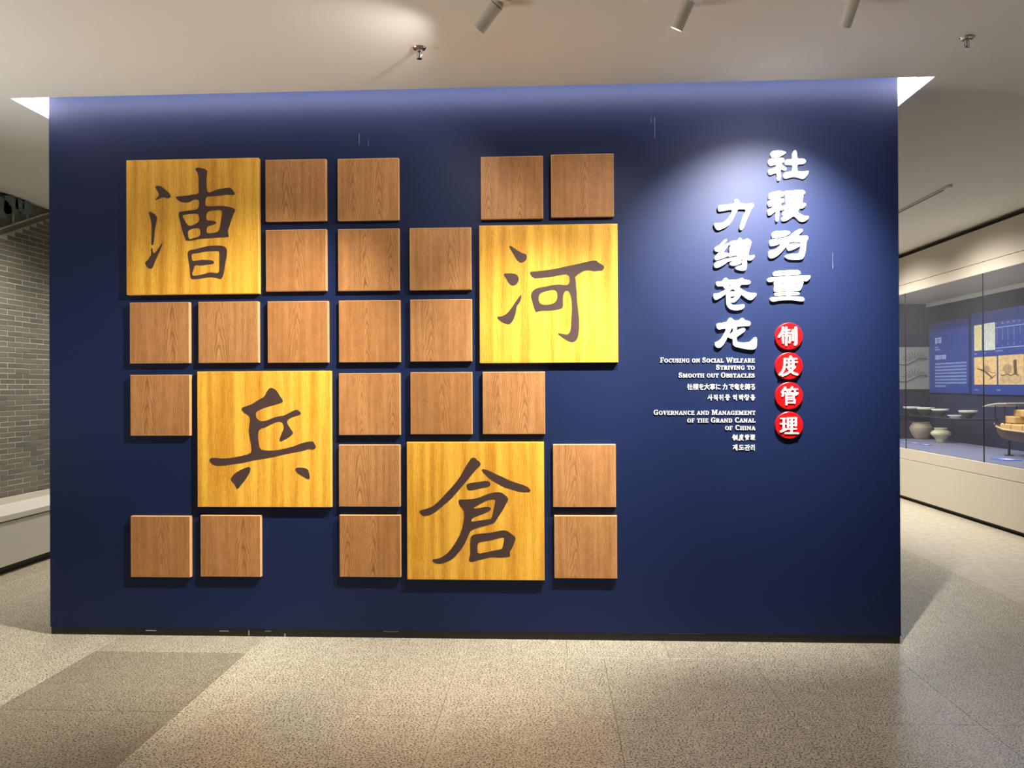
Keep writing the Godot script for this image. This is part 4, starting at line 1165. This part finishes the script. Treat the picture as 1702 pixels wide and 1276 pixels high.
func case_contents(back: float) -> void:
	var r := RandomNumberGenerator.new()
	r.seed = 5
	var blue := c8(28, 54, 134)
	var white := c8(168, 182, 214)
	# text panel
	var img := Image.create(320, 288, false, Image.FORMAT_RGB8)
	img.fill(blue)
	text_block(img, 52, 62, 92, 1, 30, 26, white, r)
	img.fill_rect(Rect2i(52, 62, 0, 0), white)
	for k in 2: text_block(img, 52, 98 + k * 10, [70, 110][k], 1, 9, 6, white, r)
	text_block(img, 52, 134, 250, 1, 20, 18, white, r)
	text_block(img, 52, 166, 250, 8, 13, 8, white, r)
	var top := 2.42
	var bot := 1.375
	wall_board("text_panel", "blue text panel with a white heading and paragraph inside the display case", "info panel", back - 0.032, bot, top, -12.262, -11.13, 0.03, print_mat("print_text", img), M.case_panel)
	# picture panel
	img = Image.create(1024, 424, false, Image.FORMAT_RGB8)
	img.fill(blue)
	for c in 8: text_block(img, 230 + c * 48, 66, [22, 40, 34, 34, 26, 20, 34, 30][c], 1, 12, 9, white, r)
	img.fill_rect(Rect2i(226, 88, 420, 3), white)
	for k in 9:
		for c in 8:
			if r.randf() < 0.75: text_block(img, 236 + c * 48, 97 + k * 10, 7 + 6 * ((c * 5 + k) % 3), 1, 8, 6, white, r)
	img.fill_rect(Rect2i(226, 190, 420, 3), white)
	text_block(img, 226, 203, 170, 1, 9, 8, white, r)
	text_block(img, 30, 210, 56, 1, 9, 8, white, r)
	text_block(img, 112, 208, 56, 1, 9, 8, white, r)
	text_block(img, 30, 398, 104, 1, 9, 8, white, r)
	text_block(img, 232, 398, 104, 1, 9, 8, white, r)
	var zp := -11.06
	var zq := -8.4
	var pan := wall_board("picture_panel", "blue panel with old drawings and a table of figures inside the display case", "info panel", back - 0.032, 1.365, 2.465, zp, zq, 0.03, print_mat("print_table", img), M.case_panel)
	# four prints on it (px on the photograph)
	var pics := [[1619, 541, 1632, 582, 0], [1634, 538, 1654, 581, 1], [1619, 594, 1657, 639, 2], [1659, 591, 1702, 639, 3]]
	for q in pics:
		# read at the panel plane
		var a := on_x(q[0], q[1], back - 0.035)
		var b := on_x(q[2], q[3], back - 0.035)
		var im := picture(q[4], r)
		var st := st_new()
		quad_uv(st, [Vector3(0, b.y, a.z), Vector3(0, b.y, b.z), Vector3(0, a.y, b.z), Vector3(0, a.y, a.z)], [Vector2(0, 1), Vector2(1, 1), Vector2(1, 0), Vector2(0, 0)])
		var mm := done(st, print_mat("print_picture_%d" % q[4], im))
		var o := put(mm, "print", pan.get_child(0), Vector3(back - 0.0345, 0, 0) - pan.position)
		o.set_meta("label", ["yellowed document page", "pale document page", "ink drawing of a flat-bottomed boat", "ink drawing of a sailing junk"][q[4]])
	# relief plate on the end wall
	var rel := thing("relief_plate", "grey stone relief plate with fan-shaped grooves at the end of the case", "relief", Vector3(5.39, 1.75, -12.30))
	put(box_mesh(Vector3(0.78, 0.645, 0.03), M.relief_grey, 0.004), "plate", rel, Vector3(0, 0, 0.015))
	var gs := st_new()
	for k in 2:
		var cy := -0.16 + k * 0.26
		for f in 11:
			var an := PI * (0.08 + 0.84 * f / 10.0)
			var p := Vector3(0.17 + cos(an) * 0.08, cy + sin(an) * 0.05, 0.031)
			var q := Vector3(0.17 + cos(an) * 0.2, cy + sin(an) * 0.15, 0.031)
			bar(gs, p, q, 0.0035, 6)
	put(done(gs, M.relief_line), "fan_groove", rel)
	for k in 2:
		gs = st_new()
		var cy := -0.16 + k * 0.26
		for s in 12:
			var u := -0.35 + s * 0.058
			bar(gs, Vector3(u, cy - 0.05 * cos(u * 11.0), 0.031), Vector3(u + 0.058, cy - 0.05 * cos((u + 0.058) * 11.0), 0.031), 0.007, 6)
		put(done(gs, M.relief_line), "wave_line", rel)
	# glass shelf with bowls
	var sh := thing("glass_shelf", "clear glass shelf carrying the dark bowls in the display case", "shelf", Vector3(5.5, 1.04, -11.3))
	slab("shelf_pane", sh, Vector3(5.26, 1.046, -12.28), Vector3(5.74, 1.056, -10.45), M.glass)
	for z in [-12.2, -11.2, -10.5]: slab("bracket", sh, Vector3(5.3, 1.03, z - 0.008), Vector3(back, 1.046, z + 0.008), M.seal)
	var bowl_prof := [Vector2(0.0, 0.0), Vector2(0.045, 0.0), Vector2(0.045, 0.012), Vector2(0.075, 0.03), Vector2(0.106, 0.072), Vector2(0.112, 0.084)]
	var in_prof := [Vector2(0.112, 0.084), Vector2(0.121, 0.1), Vector2(0.124, 0.11), Vector2(0.112, 0.11), Vector2(0.1, 0.075), Vector2(0.06, 0.03), Vector2(0.0, 0.02)]
	for d in [[1512.0, "dark brown bowl with a pale rim, beside the glass joint on the shelf"], [1538.5, "dark bowl with a pale rim, second from the relief plate on the shelf"], [1562.5, "dark bowl with a bright white rim, mid-shelf above the squat cream jar"], [1609.0, "dark bowl with a white rim standing apart beside the small flat dish"]]:
		var p := on_x(d[0], 690.0, 5.46)
		var bw := thing("bowl", d[1], "bowl", Vector3(5.46, 1.056, maxf(p.z, -12.16)), "bowls on the glass shelf")
		var k := 0.92 if d[0] > 1550.0 else 1.0
		var o := put(lathe_mesh(bowl_prof, M.bowl_out, 36, true), "body", bw)
		o.scale = Vector3.ONE * k
		o = put(lathe_mesh(in_prof, M.bowl_in, 36, true), "rim", bw)
		o.scale = Vector3.ONE * k
	var pd := on_x(1587.0, 692.0, 5.46)
	var dish := thing("flat_dish", "small flat dish with a pale rim between two bowls on the shelf", "dish", Vector3(5.46, 1.056, pd.z))
	put(lathe_mesh([Vector2(0, 0), Vector2(0.05, 0), Vector2(0.09, 0.026), Vector2(0.092, 0.03), Vector2(0.084, 0.03), Vector2(0.04, 0.008), Vector2(0, 0.008)], M.bowl_in, 32, true), "body", dish)
	put(lathe_mesh([Vector2(0, 0.0), Vector2(0.052, 0.0), Vector2(0.052, 0.004), Vector2(0, 0.004)], M.bowl_out, 24), "foot", dish)
	# jars on the case floor
	var yf := 0.674
	var p := on_y(1531, 729, yf)
	var jar := thing("clay_jar", "large brown-grey clay jar with angular shoulders and a wide mouth", "jar", p)
	put(lathe_mesh([Vector2(0, 0), Vector2(0.085, 0), Vector2(0.10, 0.02), Vector2(0.145, 0.10), Vector2(0.162, 0.165), Vector2(0.158, 0.18), Vector2(0.118, 0.235), Vector2(0.112, 0.24)], M.jar_clay, 40, true), "body", jar)
	put(lathe_mesh([Vector2(0.112, 0.24), Vector2(0.122, 0.246), Vector2(0.12, 0.256), Vector2(0.104, 0.256), Vector2(0.1, 0.22), Vector2(0.0, 0.2)], M.jar_clay, 40, true), "rim", jar)
	p = on_y(1564, 735, yf)
	jar = thing("cream_jar", "squat cream-glazed jar with a short collar and rounded shoulders", "jar", p)
	put(lathe_mesh([Vector2(0, 0), Vector2(0.06, 0), Vector2(0.064, 0.03), Vector2(0.09, 0.075), Vector2(0.128, 0.108), Vector2(0.134, 0.13), Vector2(0.122, 0.155), Vector2(0.095, 0.172), Vector2(0.084, 0.176)], M.jar_glaze, 40, true), "body", jar)
	put(lathe_mesh([Vector2(0.084, 0.176), Vector2(0.082, 0.192), Vector2(0.092, 0.2), Vector2(0.088, 0.206), Vector2(0.074, 0.204), Vector2(0.07, 0.17), Vector2(0, 0.16)], M.jar_glaze, 40, true), "collar", jar)
	p = on_y(1508, 727, yf)
	var bot2 := thing("bottle", "small pale stoneware bottle with a narrow neck beside the clay jar", "bottle", p)
	put(lathe_mesh([Vector2(0, 0), Vector2(0.03, 0), Vector2(0.04, 0.03), Vector2(0.048, 0.11), Vector2(0.036, 0.165), Vector2(0.016, 0.188)], M.jar_glaze, 28, true), "body", bot2)
	put(lathe_mesh([Vector2(0.016, 0.188), Vector2(0.015, 0.2), Vector2(0.026, 0.207), Vector2(0.026, 0.22), Vector2(0.018, 0.224), Vector2(0, 0.224)], M.jar_glaze, 24, true), "lip", bot2)
	# labels
	for d in [[1503.0, 735.0], [1520.0, 737.0], [1538.0, 739.5]]:
		label_card(on_y(d[0], d[1], yf), 0.2, 0.1, "small blue and white label card lying in front of the jars", "label cards by the jars")
	label_card(on_y(1672, 764, yf), 0.26, 0.2, "larger blue label card lying on the case floor below the boat model", "")
	# boat model
	boat_model()

func label_card(p: Vector3, l: float, w: float, label: String, group: String) -> void:
	var t := thing("label_card", label, "card", p, group)
	put(box_mesh(Vector3(w, 0.008, l), M.card_blue, 0.001), "card", t, Vector3(0, 0.004, 0))
	put(box_mesh(Vector3(w * 0.45, 0.001, l * 0.6), M.card_white), "print", t, Vector3(0.01, 0.0085, 0))

func picture(k: int, r: RandomNumberGenerator) -> Image:
	var img := Image.create(96, 128, false, Image.FORMAT_RGB8)
	var paper: Color = [c8(232, 222, 158), c8(218, 226, 208), c8(232, 196, 132), c8(222, 190, 130)][k]
	var ink := c8(92, 66, 42)
	var n := noise(500 + k, 0.05, 3)
	for y in 128:
		for x in 96:
			img.set_pixel(x, y, paper.darkened(clampf(0.08 + 0.12 * n.get_noise_2d(x, y), 0.0, 0.3)))
	if k < 2:
		for c in 8:
			for y in range(14, 116, 5):
				if r.randf() < 0.8: img.fill_rect(Rect2i(14 + c * 9, y, 3, 3), paper.darkened(0.28))
	elif k == 2:
		for s in 220: # hull sweep
			var t := s / 219.0
			var x := lerpf(12, 76, t)
			var y := 52.0 + 46.0 * pow(t, 0.9) - 12.0 * sin(t * PI)
			img.fill_rect(Rect2i(int(x), int(y), 4, int(3 + 5 * sin(t * PI))), ink)
		for s in 120:
			var t := s / 119.0
			img.fill_rect(Rect2i(int(lerpf(12, 90, t)), int(52.0 - 20.0 * sin(t * 0.6) + 36.0 * t), 2, 2), ink)
			img.fill_rect(Rect2i(int(lerpf(66, 90, t)), int(lerpf(102, 84, t)), 3, 3), ink)
		for s in 700:
			var a := r.randf() * TAU
			var q := sqrt(r.randf())
			img.fill_rect(Rect2i(int(52 + cos(a) * 15 * q), int(56 + sin(a) * 17 * q), 1, 1), ink.lightened(0.25))
	else:
		for y in range(22, 86): img.fill_rect(Rect2i(58 + int((y - 22) * 0.03), y, 12, 1), ink)
		for s in 900:
			var a := r.randf() * TAU
			var q := sqrt(r.randf())
			img.fill_rect(Rect2i(int(36 + cos(a) * 16 * q), int(60 + sin(a) * 22 * q), 1, 1), ink.lightened(0.2))
		for s in 70: img.fill_rect(Rect2i(int(10 + s * 0.95), int(84 + 3 * sin(s * 0.2)), 3, 4), ink)
		for s in 500: img.fill_rect(Rect2i(r.randi_range(8, 88), r.randi_range(90, 122), 2, 1), ink.lightened(0.3))
	return img

func boat_model() -> void:
	var z_bow := -9.52
	var b := thing("boat_model", "wooden river boat model on a dark stand with straw bales and a cream awning", "model boat", Vector3(5.3, 0.674, z_bow + 0.75))
	# hull stations along z: [dz from bow, half width, keel y, rim y]
	var stn := [[0.0, 0.07, 0.93, 1.04], [0.12, 0.12, 0.885, 1.01], [0.35, 0.165, 0.86, 0.985], [0.8, 0.18, 0.855, 0.98], [1.2, 0.165, 0.865, 0.99], [1.5, 0.10, 0.93, 1.05]]
	var st := st_new()
	var rim := st_new()
	var o := Vector3(0, -0.674, -0.75)
	for i in stn.size() - 1:
		var a: Array = stn[i]
		var c: Array = stn[i + 1]
		for sg in [-1.0, 1.0]:
			var p := [Vector3(sg * a[1] * 0.55, a[2], a[0]) + o, Vector3(sg * c[1] * 0.55, c[2], c[0]) + o, Vector3(sg * c[1], c[3], c[0]) + o, Vector3(sg * a[1], a[3], a[0]) + o]
			if sg > 0: quad(st, p[1], p[0], p[3], p[2])
			else: quad(st, p[0], p[1], p[2], p[3])
			bar(rim, p[3], p[2], 0.011, 8)
		quad(st, Vector3(-a[1] * 0.55, a[2], a[0]) + o, Vector3(a[1] * 0.55, a[2], a[0]) + o, Vector3(c[1] * 0.55, c[2], c[0]) + o, Vector3(-c[1] * 0.55, c[2], c[0]) + o)
		quad(st, Vector3(-a[1], a[3] - 0.015, a[0]) + o, Vector3(-c[1], c[3] - 0.015, c[0]) + o, Vector3(c[1], c[3] - 0.015, c[0]) + o, Vector3(a[1], a[3] - 0.015, a[0]) + o)
	for e in [0, stn.size() - 1]:
		var a: Array = stn[e]
		var p := [Vector3(-a[1] * 0.55, a[2], a[0]) + o, Vector3(a[1] * 0.55, a[2], a[0]) + o, Vector3(a[1], a[3], a[0]) + o, Vector3(-a[1], a[3], a[0]) + o]
		if e == 0: quad(st, p[1], p[0], p[3], p[2])
		else: quad(st, p[0], p[1], p[2], p[3])
	put(done(st, M.hull_wood), "hull", b)
	put(done(rim, M.rim_wood), "rim", b)
	for d in [0.16, 1.3]:
		st = st_new()
		bar(st, Vector3(0, 0.006, d) + Vector3(0, 0, -0.75), Vector3(0, 0.20, d) + Vector3(0, 0, -0.75), 0.014)
		lathe(st, [Vector2(0, 0), Vector2(0.05, 0), Vector2(0.05, 0.008), Vector2(0, 0.008)], 20, Vector3(0, 0, d - 0.75), Vector3.UP, false)
		put(done(st, M.seal), "stand", b)
	for d in [[-0.08, 0.36, 0.0], [0.08, 0.36, 0.0], [-0.08, 0.58, 0.0], [0.08, 0.58, 0.0], [-0.06, 0.4, 0.085], [0.06, 0.54, 0.085], [0.0, 0.48, 0.16], [-0.08, 0.8, 0.0], [0.08, 0.8, 0.0], [0.0, 0.76, 0.085]]:
		put(box_mesh(Vector3(0.155, 0.085, 0.21), M.straw, 0.013), "straw_bale", b, Vector3(d[0], 0.97 + 0.042 + d[2], d[1]) + o)
	# awning on four posts at the bow
	st = st_new()
	var n := 10
	for i in n:
		var t0 := i / float(n)
		var t1 := (i + 1) / float(n)
		var f := func(t: float) -> Vector2: return Vector2(lerpf(-0.02, 0.46, t), 1.235 + 0.045 * sin(t * 1.9))
		var p: Vector2 = f.call(t0)
		var q: Vector2 = f.call(t1)
		for up in [0.0, 0.008]:
			var c := [Vector3(-0.2, p.y + up, p.x) + o, Vector3(-0.2, q.y + up, q.x) + o, Vector3(0.2, q.y + up, q.x) + o, Vector3(0.2, p.y + up, p.x) + o]
			if up > 0.0: quad(st, c[0], c[1], c[2], c[3])
			else: quad(st, c[3], c[2], c[1], c[0])
		for sg in [-0.2, 0.2]:
			var c := [Vector3(sg, p.y, p.x) + o, Vector3(sg, q.y, q.x) + o, Vector3(sg, q.y + 0.008, q.x) + o, Vector3(sg, p.y + 0.008, p.x) + o]
			quad(st, c[0], c[1], c[2], c[3])
	put(done(st, M.sail_cream), "awning", b)
	for d in [[-0.12, 0.1], [0.12, 0.1], [-0.15, 0.34], [0.15, 0.34]]:
		st = st_new()
		bar(st, Vector3(d[0], 0.98, d[1]) + o, Vector3(d[0], 1.25, d[1]) + o, 0.007, 8)
		put(done(st, M.seal), "post", b)

# ---------------------------------------------------------------- things on the ceiling
func sprinkler(at: Vector3, label: String) -> void:
	var t := thing("fire_sprinkler", label, "sprinkler", at, "ceiling sprinklers")
	put(lathe_mesh([Vector2(0, 0), Vector2(0.034, 0), Vector2(0.035, -0.003), Vector2(0.031, -0.008), Vector2(0.02, -0.011), Vector2(0.012, -0.004), Vector2(0, -0.004)], M.chrome, 32), "escutcheon", t)
	put(lathe_mesh([Vector2(0, -0.004), Vector2(0.012, -0.004), Vector2(0.012, -0.018), Vector2(0.009, -0.022), Vector2(0, -0.022)], M.chrome, 18), "body", t)
	var st := st_new()
	for s in [-1.0, 1.0]:
		bar(st, Vector3(s * 0.009, -0.02, 0), Vector3(s * 0.012, -0.036, 0), 0.0022, 8)
		bar(st, Vector3(s * 0.012, -0.036, 0), Vector3(s * 0.003, -0.05, 0), 0.0022, 8)
	put(done(st, M.chrome), "frame_arms", t)
	st = st_new()
	bar(st, Vector3(0, -0.02, 0), Vector3(0, -0.048, 0), 0.0024, 8)
	put(done(st, M.lamp_dark), "bulb", t)
	put(lathe_mesh([Vector2(0, -0.048), Vector2(0.006, -0.048), Vector2(0.014, -0.056), Vector2(0.014, -0.058), Vector2(0, -0.058)], M.chrome, 20), "deflector", t)

func make_ceiling_fittings() -> void:
	sprinkler(on_y(697, 79, CEIL), "chrome sprinkler head on the ceiling left of the tilted spotlight")
	sprinkler(on_y(1607, 62, CEIL), "chrome sprinkler head on the ceiling beyond the right end of the navy wall")
	var t := thing("ceiling_track", "thin pale lighting track on the ceiling of the right aisle", "track", Vector3(3.463, CEIL, -9.5))
	slab("rail", t, Vector3(3.448, CEIL - 0.018, -12.0), Vector3(3.478, CEIL, -7.05), M.lamp_white, 0.002)
	slab("rail_slot", t, Vector3(3.455, CEIL - 0.0195, -12.0), Vector3(3.471, CEIL - 0.0175, -7.05), M.lamp_dark)
	slab("feed_cap", t, Vector3(3.444, CEIL - 0.026, -7.05), Vector3(3.482, CEIL, -6.95), M.lamp_white, 0.004)
